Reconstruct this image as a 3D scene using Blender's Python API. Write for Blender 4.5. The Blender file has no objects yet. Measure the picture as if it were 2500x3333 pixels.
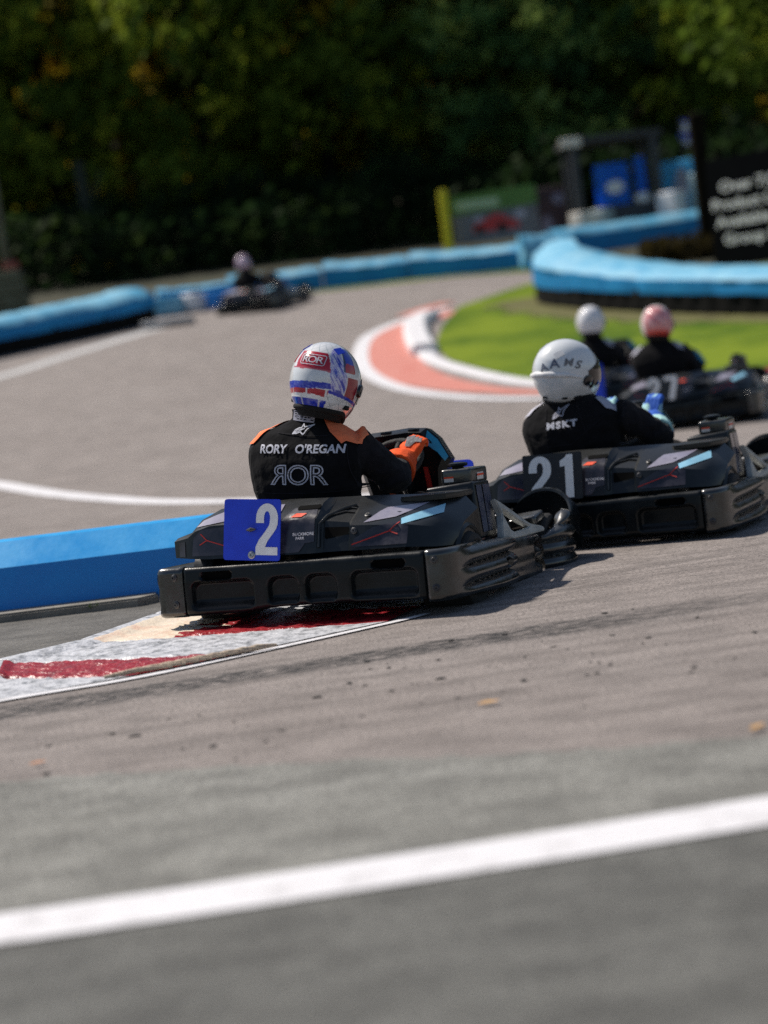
import bpy, bmesh, math, random
from mathutils import Vector, Matrix, noise, Euler
from mathutils.bvhtree import BVHTree
R = math.radians
random.seed(7)
sc = bpy.context.scene
col = sc.collection

# ------------------------------------------------------------------ materials
def M(name, c, rough=.5, c2=None, nscale=8, bump=0, bscale=120, metal=0, spec=.5, coat=0, stretch=None, rvar=0, detail=4, ramp=(.35, .65), attr=None, sheen=0, dust_toplight=0):
    m = bpy.data.materials.new(name); m.use_nodes = True
    nt = m.node_tree; N = nt.nodes; L = nt.links
    b = N['Principled BSDF']
    b.inputs['Base Color'].default_value = (*c, 1); b.inputs['Roughness'].default_value = rough
    b.inputs['Metallic'].default_value = metal; b.inputs['Specular IOR Level'].default_value = spec
    b.inputs['Coat Weight'].default_value = coat
    if sheen: b.inputs['Sheen Weight'].default_value = sheen; b.inputs['Sheen Roughness'].default_value = .5
    tc = N.new('ShaderNodeTexCoord'); mp = N.new('ShaderNodeMapping'); L.new(tc.outputs['Object'], mp.inputs[0])
    if stretch: mp.inputs['Rotation'].default_value = (0, 0, stretch[0]); mp.inputs['Scale'].default_value = stretch[1]
    nz = N.new('ShaderNodeTexNoise'); nz.inputs['Scale'].default_value = nscale; nz.inputs['Detail'].default_value = detail
    nz.inputs['Roughness'].default_value = .65
    L.new(mp.outputs[0], nz.inputs['Vector'])
    rp = N.new('ShaderNodeMapRange'); rp.inputs[1].default_value = ramp[0]; rp.inputs[2].default_value = ramp[1]
    L.new(nz.outputs['Fac'], rp.inputs[0])
    if c2 is not None or attr:
        mx = N.new('ShaderNodeMix'); mx.data_type = 'RGBA'
        L.new(rp.outputs[0], mx.inputs['Factor'])
        mx.inputs['A'].default_value = (*c, 1); mx.inputs['B'].default_value = (*(c2 or c), 1)
        out = mx.outputs['Result']
        if attr:
            a = N.new('ShaderNodeVertexColor'); a.layer_name = attr
            mu = N.new('ShaderNodeMix'); mu.data_type = 'RGBA'; mu.blend_type = 'MULTIPLY'; mu.inputs['Factor'].default_value = 1
            L.new(a.outputs['Color'], mu.inputs['A']); L.new(out, mu.inputs['B']); out = mu.outputs['Result']
        if dust_toplight:
            # dusty grey on upward faces paints in their top light; plus fine scratches
            g = N.new('ShaderNodeNewGeometry'); sx = N.new('ShaderNodeSeparateXYZ'); L.new(g.outputs['Normal'], sx.inputs[0])
            d1 = N.new('ShaderNodeMapRange'); d1.inputs[1].default_value = .35; d1.inputs[2].default_value = .95; d1.inputs[4].default_value = dust_toplight; L.new(sx.outputs[2], d1.inputs[0])
            m2 = N.new('ShaderNodeMapping'); m2.inputs['Scale'].default_value = (3, 3, 26); m2.inputs['Rotation'].default_value = (.1, .06, 0); L.new(tc.outputs['Object'], m2.inputs[0])
            n3 = N.new('ShaderNodeTexNoise'); n3.inputs['Scale'].default_value = 6; n3.inputs['Detail'].default_value = 6; n3.inputs['Roughness'].default_value = .75; L.new(m2.outputs[0], n3.inputs['Vector'])
            d2 = N.new('ShaderNodeMapRange'); d2.inputs[1].default_value = .60; d2.inputs[2].default_value = .72; d2.inputs[4].default_value = .10; L.new(n3.outputs['Fac'], d2.inputs[0])
            d3 = N.new('ShaderNodeMath'); d3.operation = 'ADD'; d3.use_clamp = True; L.new(d1.outputs[0], d3.inputs[0]); L.new(d2.outputs[0], d3.inputs[1])
            mu = N.new('ShaderNodeMix'); mu.data_type = 'RGBA'; L.new(d3.outputs[0], mu.inputs['Factor']); L.new(out, mu.inputs['A']); mu.inputs['B'].default_value = (.20, .19, .175, 1); out = mu.outputs['Result']
        L.new(out, b.inputs['Base Color'])
    if rvar:
        r2 = N.new('ShaderNodeMapRange'); r2.inputs[1].default_value = .3; r2.inputs[2].default_value = .7
        r2.inputs[3].default_value = max(.03, rough-rvar); r2.inputs[4].default_value = min(1, rough+rvar)
        L.new(nz.outputs['Fac'], r2.inputs[0]); L.new(r2.outputs[0], b.inputs['Roughness'])
    if bump:
        n2 = N.new('ShaderNodeTexNoise'); n2.inputs['Scale'].default_value = bscale; n2.inputs['Detail'].default_value = 3
        L.new(mp.outputs[0], n2.inputs['Vector'])
        bp = N.new('ShaderNodeBump'); bp.inputs['Strength'].default_value = bump; bp.inputs['Distance'].default_value = .01
        L.new(n2.outputs['Fac'], bp.inputs['Height']); L.new(bp.outputs[0], b.inputs['Normal'])
    return m

MT = {}
MT['plastic'] = M('black_plastic', (.0022, .0040, .0055), .28, (.0050, .0080, .0100), 9, .05, 120, rvar=.10, spec=.26, dust_toplight=.07, detail=6)
MT['plastic2'] = M('scuffed_skylit_plastic', (.006, .0085, .0095), .22, (.042, .050, .053), 11, .06, 90, rvar=.10, spec=.95, ramp=(.46, .80), dust_toplight=.24, detail=7)  # black plastic greyed to paint in sky reflection, besides its scuffs
MT['cowl'] = M('cowl_plastic', (.0042, .0064, .0082), .30, (.0085, .0120, .0150), 6, .05, 120, rvar=.08, spec=.42, dust_toplight=.12)
MT['sticker'] = M('dark_graphic_film', (.010, .011, .020), .30, (.024, .023, .038), 16, .05, 80, rvar=.1, spec=.6)
MT['lavender'] = M('violet_film_with_glare', (.22, .20, .28), .26, (.36, .34, .40), 7, spec=.8)  # violet film, made paler to carry painted sun glare
MT['lightblue'] = M('light_blue_film', (.26, .56, .74), .30, (.34, .64, .80), 20, spec=.6)
MT['teal'] = M('teal_film', (.015, .24, .42), .35, (.02, .30, .50), 12)
MT['redline'] = M('red_line_film', (.42, .018, .012), .5)
MT['orangefilm'] = M('orange_film', (.85, .07, .012), .5)
MT['void'] = M('dark_opening', (.003, .003, .003), .95, spec=.1)
MT['rubber'] = M('tyre_rubber', (.012, .012, .012), .8, (.022, .021, .02), 30, .4, 90)
MT['frameplastic'] = M('pale_frame_plastic', (.34, .36, .35), .38, (.50, .51, .49), 12, .2, 150, rvar=.12, spec=.6)  # even pale grey of the pod frames
MT['metal'] = M('steel', (.45, .45, .45), .35, (.3, .3, .3), 40, metal=1)
MT['darkmetal'] = M('dark_steel', (.05, .05, .055), .45, (.09, .09, .09), 30, metal=.6)
MT['blueplate'] = M('blue_plate_paint', (.010, .045, .62), .38, (.013, .06, .72), 10, .04, 60, spec=.5)
MT['blackplate'] = M('black_plate_film', (.014, .016, .018), .45, (.022, .023, .025), 14)
MT['white'] = M('white_film', (.85, .85, .86), .5, (.62, .62, .62), 26)
MT['digit'] = M('weathered_white_film', (.95, .95, .94), .55, (.82, .82, .82), 34, ramp=(.3, .8))
MT['label'] = M('warning_label', (.75, .73, .70), .4, (.65, .62, .6), 60)
MT['suit'] = M('black_race_suit_fabric', (.0050, .0050, .0060), .95, (.0085, .0085, .010), 22, .6, 28, spec=.12, sheen=.03)
MT['suit2'] = M('dark_grey_stretch_fabric', (.010, .010, .0125), .95, (.017, .016, .020), 30, .8, 34, spec=.12, sheen=.06)
MT['orange'] = M('orange_fabric', (.92, .12, .025), .8, (.80, .09, .02), 18, .35, 60, spec=.2)
MT['coral'] = M('coral_orange_fabric', (1.0, .27, .12), .85, (.95, .20, .08), 14, .35, 60, spec=.2)
MT['greyfab'] = M('grey_glove_fabric', (.28, .28, .29), .8, (.12, .12, .13), 70, .3, 80)
MT['thread'] = M('white_embroidery', (.62, .63, .70), .8, (.5, .5, .56), 120, .4, 300)
MT['greythread'] = M('lilac_grey_embroidery', (.42, .42, .50), .8, (.30, .30, .36), 140, .3, 300)
MT['skin'] = M('skin', (.42, .20, .12), .55, (.36, .16, .10), 30)
MT['patchwhite'] = M('pale_shoulder_fabric', (.50, .50, .58), .85, (.40, .40, .47), 16, .3, 60)
MT['lining'] = M('black_helmet_lining', (.006, .006, .006), .9)
MT['visor'] = M('dark_visor', (.01, .01, .012), .08, coat=.5)
MT['helmetpaint'] = M('helmet_livery_paint', (1, 1, 1), .22, (.93, .93, .93), 30, coat=.6, attr='Col')
MT['asphalt'] = None

# ------------------------------------------------------------------ mesh helpers
class MB:
    def __init__(s): s.bm = bmesh.new(); s.mi = 0
    def _mark(s, faces):
        for f in faces: f.material_index = s.mi
    def box(s, c, size, bev=.0, rot=None, seg=2):
        m = Matrix.Translation(c) @ (Euler(rot).to_matrix().to_4x4() if rot else Matrix()) @ Matrix.Diagonal((*size, 1))
        r = bmesh.ops.create_cube(s.bm, size=1, matrix=m); vs = r['verts']
        fs = set(f for v in vs for f in v.link_faces); s._mark(fs)
        if bev:
            es = set(e for v in vs for e in v.link_edges)
            o = bmesh.ops.bevel(s.bm, geom=list(es), offset=bev, segments=seg, affect='EDGES', profile=.6)
            s._mark(o['faces'])
        return s
    def tube(s, pts, rad, n=10, cap=True, closed=False, flat=None):
        pts = [Vector(p) for p in pts]
        if not hasattr(rad, '__len__'): rad = [rad]*len(pts)
        rings = []; up = None
        for i, p in enumerate(pts):
            a = pts[i-1] if (i > 0 or closed) else p
            b = pts[(i+1) % len(pts)] if (i < len(pts)-1 or closed) else p
            t = (b-a).normalized()
            if up is None:
                up = t.orthogonal().normalized()
            up = (up - t*up.dot(t)).normalized(); sd = t.cross(up)
            r = rad[i]
            rings.append([s.bm.verts.new(p + (up*math.cos(2*math.pi*k/n)+sd*math.sin(2*math.pi*k/n))*r) for k in range(n)])
        fs = []
        for i in range(len(rings)-(0 if closed else 1)):
            A, B = rings[i], rings[(i+1) % len(rings)]
            for k in range(n): fs.append(s.bm.faces.new((A[k], A[(k+1) % n], B[(k+1) % n], B[k])))
        if cap and not closed:
            fs.append(s.bm.faces.new(rings[0][::-1])); fs.append(s.bm.faces.new(rings[-1]))
        s._mark(fs); return s
    def loft(s, rings, cap=True, closed_ring=True):
        V = [[s.bm.verts.new(p) for p in r] for r in rings]; fs = []
        n = len(V[0])
        for i in range(len(V)-1):
            for k in range(n if closed_ring else n-1):
                fs.append(s.bm.faces.new((V[i][k], V[i][(k+1) % n], V[i+1][(k+1) % n], V[i+1][k])))
        if cap:
            fs.append(s.bm.faces.new(V[0][::-1])); fs.append(s.bm.faces.new(V[-1]))
        s._mark(fs); return s
    def lathe(s, prof, mat=Matrix(), n=32, a0=0, a1=2*math.pi):
        full = abs(a1-a0-2*math.pi) < 1e-6
        m = n if full else n+1
        V = [[s.bm.verts.new(mat @ Vector((r*math.cos(a0+(a1-a0)*k/n), r*math.sin(a0+(a1-a0)*k/n), z))) for k in range(m)] for r, z in prof]
        fs = []
        for i in range(len(V)-1):
            for k in range(n):
                k2 = (k+1) % m
                try: fs.append(s.bm.faces.new((V[i][k], V[i][k2], V[i+1][k2], V[i+1][k])))
                except ValueError: pass
        s._mark(fs); return s
    def ico(s, c, r, sub=2, scale=(1, 1, 1), rot=None):
        m = Matrix.Translation(c) @ (Euler(rot).to_matrix().to_4x4() if rot else Matrix()) @ Matrix.Diagonal((*scale, 1))
        o = bmesh.ops.create_icosphere(s.bm, subdivisions=sub, radius=r, matrix=m)
        s._mark(set(f for v in o['verts'] for f in v.link_faces)); return s
    def prism(s, poly, frame, d, bev=0):
        # poly in 2D, frame: Matrix mapping (u,v,w); extruded w 0..d
        A = [s.bm.verts.new(frame @ Vector((u, v, 0))) for u, v in poly]
        B = [s.bm.verts.new(frame @ Vector((u, v, d))) for u, v in poly]
        n = len(poly); fs = [s.bm.faces.new(A[::-1]), s.bm.faces.new(B)]
        for k in range(n): fs.append(s.bm.faces.new((A[k], A[(k+1) % n], B[(k+1) % n], B[k])))
        s._mark(fs)
        if bev:
            es = set(e for f in fs for e in f.edges)
            o = bmesh.ops.bevel(s.bm, geom=list(es), offset=bev, segments=2, affect='EDGES'); s._mark(o['faces'])
        return s
    def build(s, name, mats, parent=None, ang=40, recalc=True):
        if recalc: bmesh.ops.recalc_face_normals(s.bm, faces=s.bm.faces)
        me = bpy.data.meshes.new(name); s.bm.to_mesh(me); s.bm.free()
        return link(name, me, mats, parent, ang)
def link(name, me, mats, parent=None, ang=40):
    if not isinstance(mats, (list, tuple)): mats = [mats]
    if len(me.materials): me.materials.clear()
    for m in mats: me.materials.append(m)
    if ang is not None:
        me.shade_smooth(); me.set_sharp_from_angle(angle=R(ang))
    o = bpy.data.objects.new(name, me); col.objects.link(o)
    if parent: o.parent = parent
    return o
def tag(o, label=None, cat=None, group=None, kind=None):
    if label: o['label'] = label
    if cat: o['category'] = cat
    if group: o['group'] = group
    if kind: o['kind'] = kind
    return o
def empty(name, loc=(0, 0, 0)):
    o = bpy.data.objects.new(name, None); col.objects.link(o); o.location = loc; o.empty_display_size = .1
    return o
def kids(o): return [c for c in bpy.data.objects if c.parent == o]
def copy_tree(o, parent=None):
    c = o.copy(); col.objects.link(c); c.parent = parent
    for ch in kids(o):
        if ch is not c: copy_tree(ch, c)
    return c
def frame(o, u, v):
    u = Vector(u).normalized(); v = Vector(v); v = (v-u*v.dot(u)).normalized(); w = u.cross(v)
    m = Matrix((u, v, w)).transposed().to_4x4(); m.translation = Vector(o); return m
def bvh_of(o):
    bm = bmesh.new(); bm.from_mesh(o.data); t = BVHTree.FromBMesh(bm); bm.free(); return t
def poly_bm(polys):
    bm = bmesh.new()
    for p in polys: bm.faces.new([bm.verts.new((u, v, 0)) for u, v in p])
    bmesh.ops.triangulate(bm, faces=bm.faces); return bm
def line_poly(pts, w):
    out = []
    for (a, b) in zip(pts[:-1], pts[1:]):
        a = Vector(a); b = Vector(b); d = (b-a).normalized(); n = Vector((-d.y, d.x))*w/2; e = d*w*.3
        out.append([tuple(a-e+n), tuple(a-e-n), tuple(b+e-n), tuple(b+e+n)])
    return out
def rrect(x0, x1, y0, y1, r, n=4):
    p = []
    for cx, cy, a in ((x1-r, y0+r, -90), (x1-r, y1-r, 0), (x0+r, y1-r, 90), (x0+r, y0+r, 180)):
        for k in range(n+1): t = R(a+90*k/n); p.append((cx+r*math.cos(t), cy+r*math.sin(t)))
    return p
def text_bm(s, size, off=0, xs=1, sp=1, outline=0, mirror_first=False):
    cu = bpy.data.curves.new('lettering', 'FONT'); cu.body = s; cu.size = size; cu.align_x = 'CENTER'; cu.align_y = 'CENTER'
    cu.space_character = sp; cu.offset = off; cu.resolution_u = 4
    if outline:
        cu.fill_mode = 'NONE'; cu.bevel_depth = outline; cu.bevel_resolution = 0
    o = bpy.data.objects.new('lettering', cu); col.objects.link(o)
    dg = bpy.context.evaluated_depsgraph_get(); me = bpy.data.meshes.new_from_object(o.evaluated_get(dg))
    bm = bmesh.new(); bm.from_mesh(me); bpy.data.objects.remove(o); bpy.data.curves.remove(cu); bpy.data.meshes.remove(me)
    for v in bm.verts: v.co.x *= xs
    return bm
def digit_polys(d):
    # bold condensed numerals in a 0..0.56 x 0..1 cell, drawn as strokes of quads
    def arc(cx, cy, rx, ry, a0, a1, n=10): return [(cx+rx*math.cos(R(a0+(a1-a0)*k/n)), cy+ry*math.sin(R(a0+(a1-a0)*k/n))) for k in range(n+1)]
    def band(outer, inner): return [[outer[k], outer[k+1], inner[k+1], inner[k]] for k in range(len(outer)-1)]
    if d == '1': return [[(.14, 0), (.34, 0), (.34, 1), (.20, 1), (.14, .93), (.02, .86), (.02, .72), (.14, .74)]]
    if d == '7': return [[(0, .84), (0, 1), (.56, 1), (.56, .84)], [(.36, .84), (.56, .84), (.56, .74), (.36, 0), (.14, 0)]]
    if d == '2':
        o = arc(.28, .715, .28, .285, 180, -6, 14); i = arc(.28, .715, .078, .135, 180, -6, 14)
        P = band(o, i)
        P += [[(0, .62), (.202, .62), (.202, .715), (0, .715)]]
        o2 = [o[-1], (.552, .60), (.515, .51), (.43, .41), (.30, .27), (.24, .155)]; i2 = [i[-1], (.352, .63), (.325, .56), (.25, .47), (.08, .29), (.0, .155)]
        P += band(o2, i2)
        P += [[(0, 0), (.56, 0), (.56, .155), (0, .155)]]
        return P
def digits_bm(s, h, xs=1, gap=.12, slant=0):
    bm = bmesh.new(); x = 0
    for ch in s:
        w = {'1': .36}.get(ch, .56)
        for p in digit_polys(ch):
            vs = []
            for u, v in p: vs.append(bm.verts.new(((x+u+slant*v)*h*xs, v*h, 0)))
            bm.faces.new(vs)
        x += w+gap
    tot = (x-gap)*h*xs
    for v in bm.verts: v.co.x -= tot/2; v.co.y -= h/2
    bmesh.ops.remove_doubles(bm, verts=bm.verts, dist=.0005)
    return bm
def decal(name, bm, fr, ray, bvh, mat, parent, off=.0015, step=.025, label=None):
    # lay a flat cut-out onto a curved surface and leave it as its own thin film
    ray = Vector(ray).normalized()
    xs = [v.co.x for v in bm.verts]; ys = [v.co.y for v in bm.verts]
    for ax, a, b in ((0, min(xs), max(xs)), (1, min(ys), max(ys))):
        k = math.floor(a/step)+1
        while k*step < b:
            co = [0, 0, 0]; no = [0, 0, 0]; co[ax] = k*step; no[ax] = 1
            bmesh.ops.bisect_plane(bm, geom=bm.verts[:]+bm.edges[:]+bm.faces[:], plane_co=co, plane_no=no); k += 1
    bad = []
    for v in bm.verts:
        z = v.co.z
        p = fr @ Vector((v.co.x, v.co.y, 0))
        h, n, i, d = bvh.ray_cast(p-ray*1.0, ray, 6)
        if h is None: bad.append(v); continue
        if n.dot(ray) > 0: n = -n
        v.co = h + n*off - ray*(off+abs(z))
    bmesh.ops.delete(bm, geom=bad, context='VERTS')
    for f in bm.faces:
        f.normal_update()
        if f.normal.dot(ray) > 0: f.normal_flip()
    me = bpy.data.meshes.new(name); bm.to_mesh(me); bm.free()
    o = link(name, me, mat, parent, 60)
    if label: o['label'] = label
    return o
def catmull(pts, n):
    P = [Vector(p) for p in pts]; P = [P[0]*2-P[1]]+P+[P[-1]*2-P[-2]]; out = []
    for i in range(1, len(P)-2):
        for k in range(n):
            t = k/n; a, b, c, d = P[i-1:i+3]
            out.append(.5*((2*b)+(c-a)*t+(2*a-5*b+4*c-d)*t*t+(-a+3*b-3*c+d)*t**3))
    out.append(P[-2]); return out
def resample(pts, n):
    L = [0]
    for a, b in zip(pts[:-1], pts[1:]): L.append(L[-1]+(b-a).length)
    out = []; j = 0
    for k in range(n):
        s = L[-1]*k/(n-1)
        while j < len(L)-2 and L[j+1] < s: j += 1
        t = (s-L[j])/max(1e-9, L[j+1]-L[j]); out.append(pts[j].lerp(pts[j+1], t))
    return out
def sstep(a, b, x):
    t = min(1, max(0, (x-a)/(b-a))); return t*t*(3-2*t)
def rr(x, z, x0, x1, z0, z1, r, soft):
    # 1 inside a rounded rectangle, soft edge
    qx = abs(x-(x0+x1)/2)-(x1-x0)/2+r; qz = abs(z-(z0+z1)/2)-(z1-z0)/2+r
    d = math.hypot(max(qx, 0), max(qz, 0))+min(max(qx, qz), 0)-r
    return 1-sstep(-soft, soft, d)
def shell(path, nrows, zt, zb, disp, thick=.07, mats=None, name='shell', parent=None, flip=False, slot=None):
    # moulded bumper: outer face follows path (plan), rounded top and bottom lips, face displaced by disp(i, p, z)
    n = len(path); bm = bmesh.new(); grid = []
    for i, p in enumerate(path):
        t = (path[min(i+1, n-1)]-path[max(i-1, 0)]).normalized(); nn = Vector((t.y, -t.x))
        if flip: nn = -nn
        T = zt(i/(n-1)) if callable(zt) else zt; B = zb(i/(n-1)) if callable(zb) else zb
        e = min(i, n-1-i)/(n-1)*(n-1); edge = .006*max(0, 1-e/1.5)
        prof = [(-thick, T-.02), (-thick*.6, T-.004), (-.03, T)]
        r = .022
        for k in range(5): a = R(90-90*k/4); prof.append((-r+r*math.cos(a), T-r+r*math.sin(a)))
        for k in range(1, nrows): prof.append((0, T-r-(T-B-2*r)*k/nrows))
        for k in range(5): a = R(-90*k/4); prof.append((-r+r*math.cos(a), B+r+r*math.sin(a)))
        prof += [(-.035, B), (-thick, B+.02)]
        row = []
        for d, z in prof:
            dd = d-edge
            if d > -.03: dd += disp(i/(n-1), p, z)
            row.append(bm.verts.new((p.x+nn.x*dd, p.y+nn.y*dd, z)))
        grid.append(row)
    for i in range(n-1):
        for k in range(len(grid[0])-1):
            f = bm.faces.new((grid[i][k], grid[i+1][k], grid[i+1][k+1], grid[i][k+1]))
            if slot:
                c = f.calc_center_median()
                if slot(c, (i+.5)/(n-1)): f.material_index = 1
    for g in (grid[0], grid[-1]):
        bm.faces.new(g)
    bmesh.ops.recalc_face_normals(bm, faces=bm.faces)
    me = bpy.data.meshes.new(name); bm.to_mesh(me); bm.free()
    return link(name, me, mats, parent, 60)
def bolt(name, c, d, r, parent, mat=None):
    m = Vector(d).to_track_quat('Z', 'Y').to_matrix().to_4x4(); m.translation = Vector(c)
    mb = MB(); mb.lathe([(r*1.5, 0), (r*1.5, r*.25), (r*1.1, r*.5), (r, r*.5), (r*.85, r*.8), (r*.4, r*.8), (r*.35, r*.3), (.0001, r*.3)], m, 18)
    return mb.build(name, mat or MT['darkmetal'], parent)

# ------------------------------------------------------------------ kart
def make_kart():
    K = empty('kart')
    # --- rear bumper
    def pocket(p, z):
        x = p.x; d = 0
        for s in (-1, 1):
            a = rr(x, z, *sorted((s*.215, s*.485)), .088, .205, .03, .009); b = rr(x, z, *sorted((s*.018, s*.145)), .088, .205, .038, .009)
            slope = .05+.95*sstep(.086, .135, z)
            d -= .036*(a+b)*slope
            d -= .03*rr(x, z, *sorted((s*.305, s*.440)), .212, .245, .016, .004)
        d += .004*sstep(.262, .2, z)*sstep(.07, .1, z)
        return d
    path = [Vector((-.52+1.04*i/199, -.88-.004*math.cos(i/199*math.pi-math.pi/2))) for i in range(200)]
    rb = shell(path, 44, .27, lambda s: .070+.018*sstep(.22, .42, s)-.006*sstep(.6, .95, s), lambda s, p, z: pocket(p, z), .09, [MT['plastic'], MT['void']], 'rear_bumper', K,
               slot=lambda c, s: any(rr(c.x, c.z, *sorted((sg*.305, sg*.440)), .212, .245, .016, .004) > .6 for sg in (-1, 1)))
    for sg in (1, -1):
        pts = [(.524, -.88), (.555, -.878), (.592, -.862), (.618, -.825), (.632, -.76), (.638, -.66), (.64, -.5), (.638, -.3), (.632, -.16), (.622, -.105), (.60, -.08), (.56, -.075)]
        if sg < 0: pts = [(.524, -.88), (.57, -.882), (.615, -.882), (.640, -.872), (.652, -.845), (.655, -.78), (.654, -.66), (.648, -.5), (.640, -.3), (.632, -.16), (.622, -.105), (.60, -.08), (.56, -.075)]
        P = resample(catmull([Vector((x*sg, y)) for x, y in pts], 8), 150)
        def ribs(s, p, z):
            k = sstep(-.80, -.62, p.y) if sg > 0 else sstep(-.878, -.84, p.y)
            zz = (z-.153-.02*(p.y+.4)*(sg > 0))/.074
            lob = abs(math.cos(math.pi*zz))**.55
            d = k*(.034*lob-.030+.018*sstep(-.75, -.15, p.y)*lob)
            d -= .03*rr(p.y, z, -.27, -.20, .135, .172, .012, .004)
            return d
        bc = shell(P, 40, lambda s: .272-.02*sstep(.35, 1, s), lambda s: .068-.024*sstep(.3, 1, s), ribs, .08, [MT['plastic2'], MT['void']], 'bumper_corner', rb, flip=sg < 0,
                   slot=lambda c, s: rr(c.y, c.z, -.27, -.20, .135, .172, .012, .004) > .6 and abs(c.x) > .58)
        for z in (.232, .122): bolt('bolt', (sg*.563, -.879, z), (sg*.25, -1, 0), .011, rb)
    # --- rear cowl
    st = [(-.572, (-.825, .308), (-.825, .374), (-.79, .386), (-.40, .40), (-.40, .29)),
          (-.50, (-.855, .303), (-.845, .386), (-.80, .405), (-.38, .425), (-.38, .29)),
          (-.466, (-.862, .30), (-.842, .410), (-.765, .452), (-.40, .462), (-.40, .29)),
          (-.40, (-.867, .296), (-.842, .428), (-.715, .488), (-.45, .492), (-.45, .29)),
          (-.10, (-.872, .292), (-.838, .430), (-.735, .490), (-.67, .503), (-.66, .29)),
          (.068, (-.872, .290), (-.836, .424), (-.742, .482), (-.68, .497), (-.66, .29)),
          (.092, (-.852, .290), (-.815, .412), (-.70, .468), (-.65, .495), (-.63, .29)),
          (.200, (-.852, .290), (-.812, .398), (-.70, .452), (-.60, .490), (-.58, .29)),
          (.216, (-.870, .290), (-.850, .388), (-.745, .440), (-.58, .488), (-.56, .28)),
          (.440, (-.850, .288), (-.800, .372), (-.69, .412), (-.42, .468), (-.40, .27)),
          (.530, (-.755, .275), (-.725, .350), (-.58, .402), (-.36, .450), (-.36, .262)),
          (.578, (-.62, .268), (-.62, .308), (-.53, .355), (-.36, .395), (-.36, .262))]
    mb = MB(); mb.loft([[(x, *p) for p in ps] for x, *ps in st])
    es = [e for e in mb.bm.edges if len(e.link_faces) == 2 and e.calc_face_angle(0) > R(9)]
    bmesh.ops.recalc_face_normals(mb.bm, faces=mb.bm.faces)
    bmesh.ops.bevel(mb.bm, geom=es, offset=.007, segments=3, affect='EDGES', profile=.55, clamp_overlap=True)
    cw = mb.build('rear_cowl', MT['cowl'], K, 30)
    T = bvh_of(cw); F = frame((0, -1, 0), (1, 0, 0), (0, 0, 1)); Y = (0, 1, 0)
    decal('graphic_panel', poly_bm([[(-.548, .312), (-.545, .368), (-.515, .372), (-.515, .310)], [(-.480, .312), (-.472, .384), (-.436, .415), (-.12, .432), (-.10, .302)]]), F, Y, T, MT['sticker'], cw)
    decal('red_line', poly_bm(line_poly([(-.437, .398), (-.409, .371), (-.441, .355)], .004)+line_poly([(-.409, .371), (-.337, .347), (-.25, .335)], .004)), F, Y, T, MT['redline'], cw, .003)
    decal('graphic_panel', poly_bm([[(-.095, .298), (-.082, .432), (-.044, .468), (.055, .466), (.064, .44), (.062, .335), (.022, .331), (-.004, .298)]]), F, Y, T, MT['sticker'], cw)
    decal('orange_mark', poly_bm([[(-.044, .434), (-.025, .447), (.021, .445), (.003, .433)]]), F, Y, T, MT['orangefilm'], cw, .003)
    bm = text_bm('BUCKMORE', .0165, .0002, 1.05); 
    decal('track_lettering', bm, frame((.016, -1, .367), (1, 0, -.02), (0, 0, 1)), Y, T, MT['thread'], cw, .003)
    bm = text_bm('PARK', .015, .0002, 1.05)
    decal('track_lettering', bm, frame((.002, -1, .351), (1, 0, -.02), (0, 0, 1)), Y, T, MT['thread'], cw, .003)
    decal('cowl_vent', poly_bm([[(.100, .386), (.203, .380), (.197, .354), (.100, .342)]]), F, Y, T, MT['void'], cw, .003)
    decal('cowl_vent', poly_bm([rrect(-.03, .068, .459, .474, .007)]), F, Y, T, MT['void'], cw, .003)
    # raised moulding beside the vent and the thin shadow grooves above it
    mb = MB(); 
    def on(x, z, off=.004):
        h, n, i, d = T.ray_cast(Vector((x, -2, z)), Vector((0, 1, 0)))
        return h+n*off*(1 if n.y < 0 else -1) if h else Vector((x, -.8, z))
    mb.tube([on(.078, .31), on(.079, .40), on(.098, .424), on(.150, .447), on(.19, .455)], .008, 8)
    mb.build('moulding_ridge', MT['cowl'], cw)
    mb = MB()
    for dz in (0, .014): mb.tube([on(.115, .428+dz), on(.16, .436+dz), on(.20, .430+dz)], .0035, 6)
    mb.build('moulding_ridge', MT['cowl'], cw)
    decal('graphic_panel', poly_bm([[(.222, .302), (.232, .335), (.306, .374), (.40, .386), (.442, .364), (.442, .300)]]), F, Y, T, MT['sticker'], cw)
    decal('red_line', poly_bm(line_poly([(.224, .312), (.368, .352), (.402, .381)], .0045)+line_poly([(.368, .352), (.402, .339)], .0045)), F, Y, T, MT['redline'], cw, .003)
    decal('violet_panel', poly_bm([[(.262, .392), (.312, .438), (.445, .440), (.420, .4215), (.372, .402)]]), F, Y, T, MT['lavender'], cw, .002)
    decal('light_blue_strip', poly_bm([[(.398, .394), (.50, .428), (.522, .398), (.415, .374)]]), F, Y, T, MT['lightblue'], cw, .002)
    decal('violet_panel', poly_bm([[(-.468, .424), (-.452, .448), (-.335, .486), (-.10, .486), (-.10, .442), (-.335, .440)]]), F, Y, T, MT['lavender'], cw, .002)  # left shoulder film, its paleness painting in the sun glare there
    bolt('cowl_bolt', on(.232, .365, .001), (0, -1, .2), .009, cw); bolt('cowl_bolt', on(.262, .418, .001), (0, -.5, 1), .009, cw)
    # raised lid in front of the violet panel, with its light blue return
    mb = MB(); mb.prism([(.34, -.58), (.50, -.52), (.535, -.42), (.53, -.25), (.30, -.25), (.30, -.52)], Matrix.Translation((0, 0, .448)), .022, .006)
    mb.build('engine_lid', MT['cowl'], K)
    mb = MB(); mb.prism([(.512, .405), (.530, .450), (.548, .445), (.560, .395), (.545, .375)], frame((0, -.50, 0), (1, .35, 0), (0, 0, 1)), .006)
    mb.build('light_blue_strip', MT['lightblue'], cw)
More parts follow.
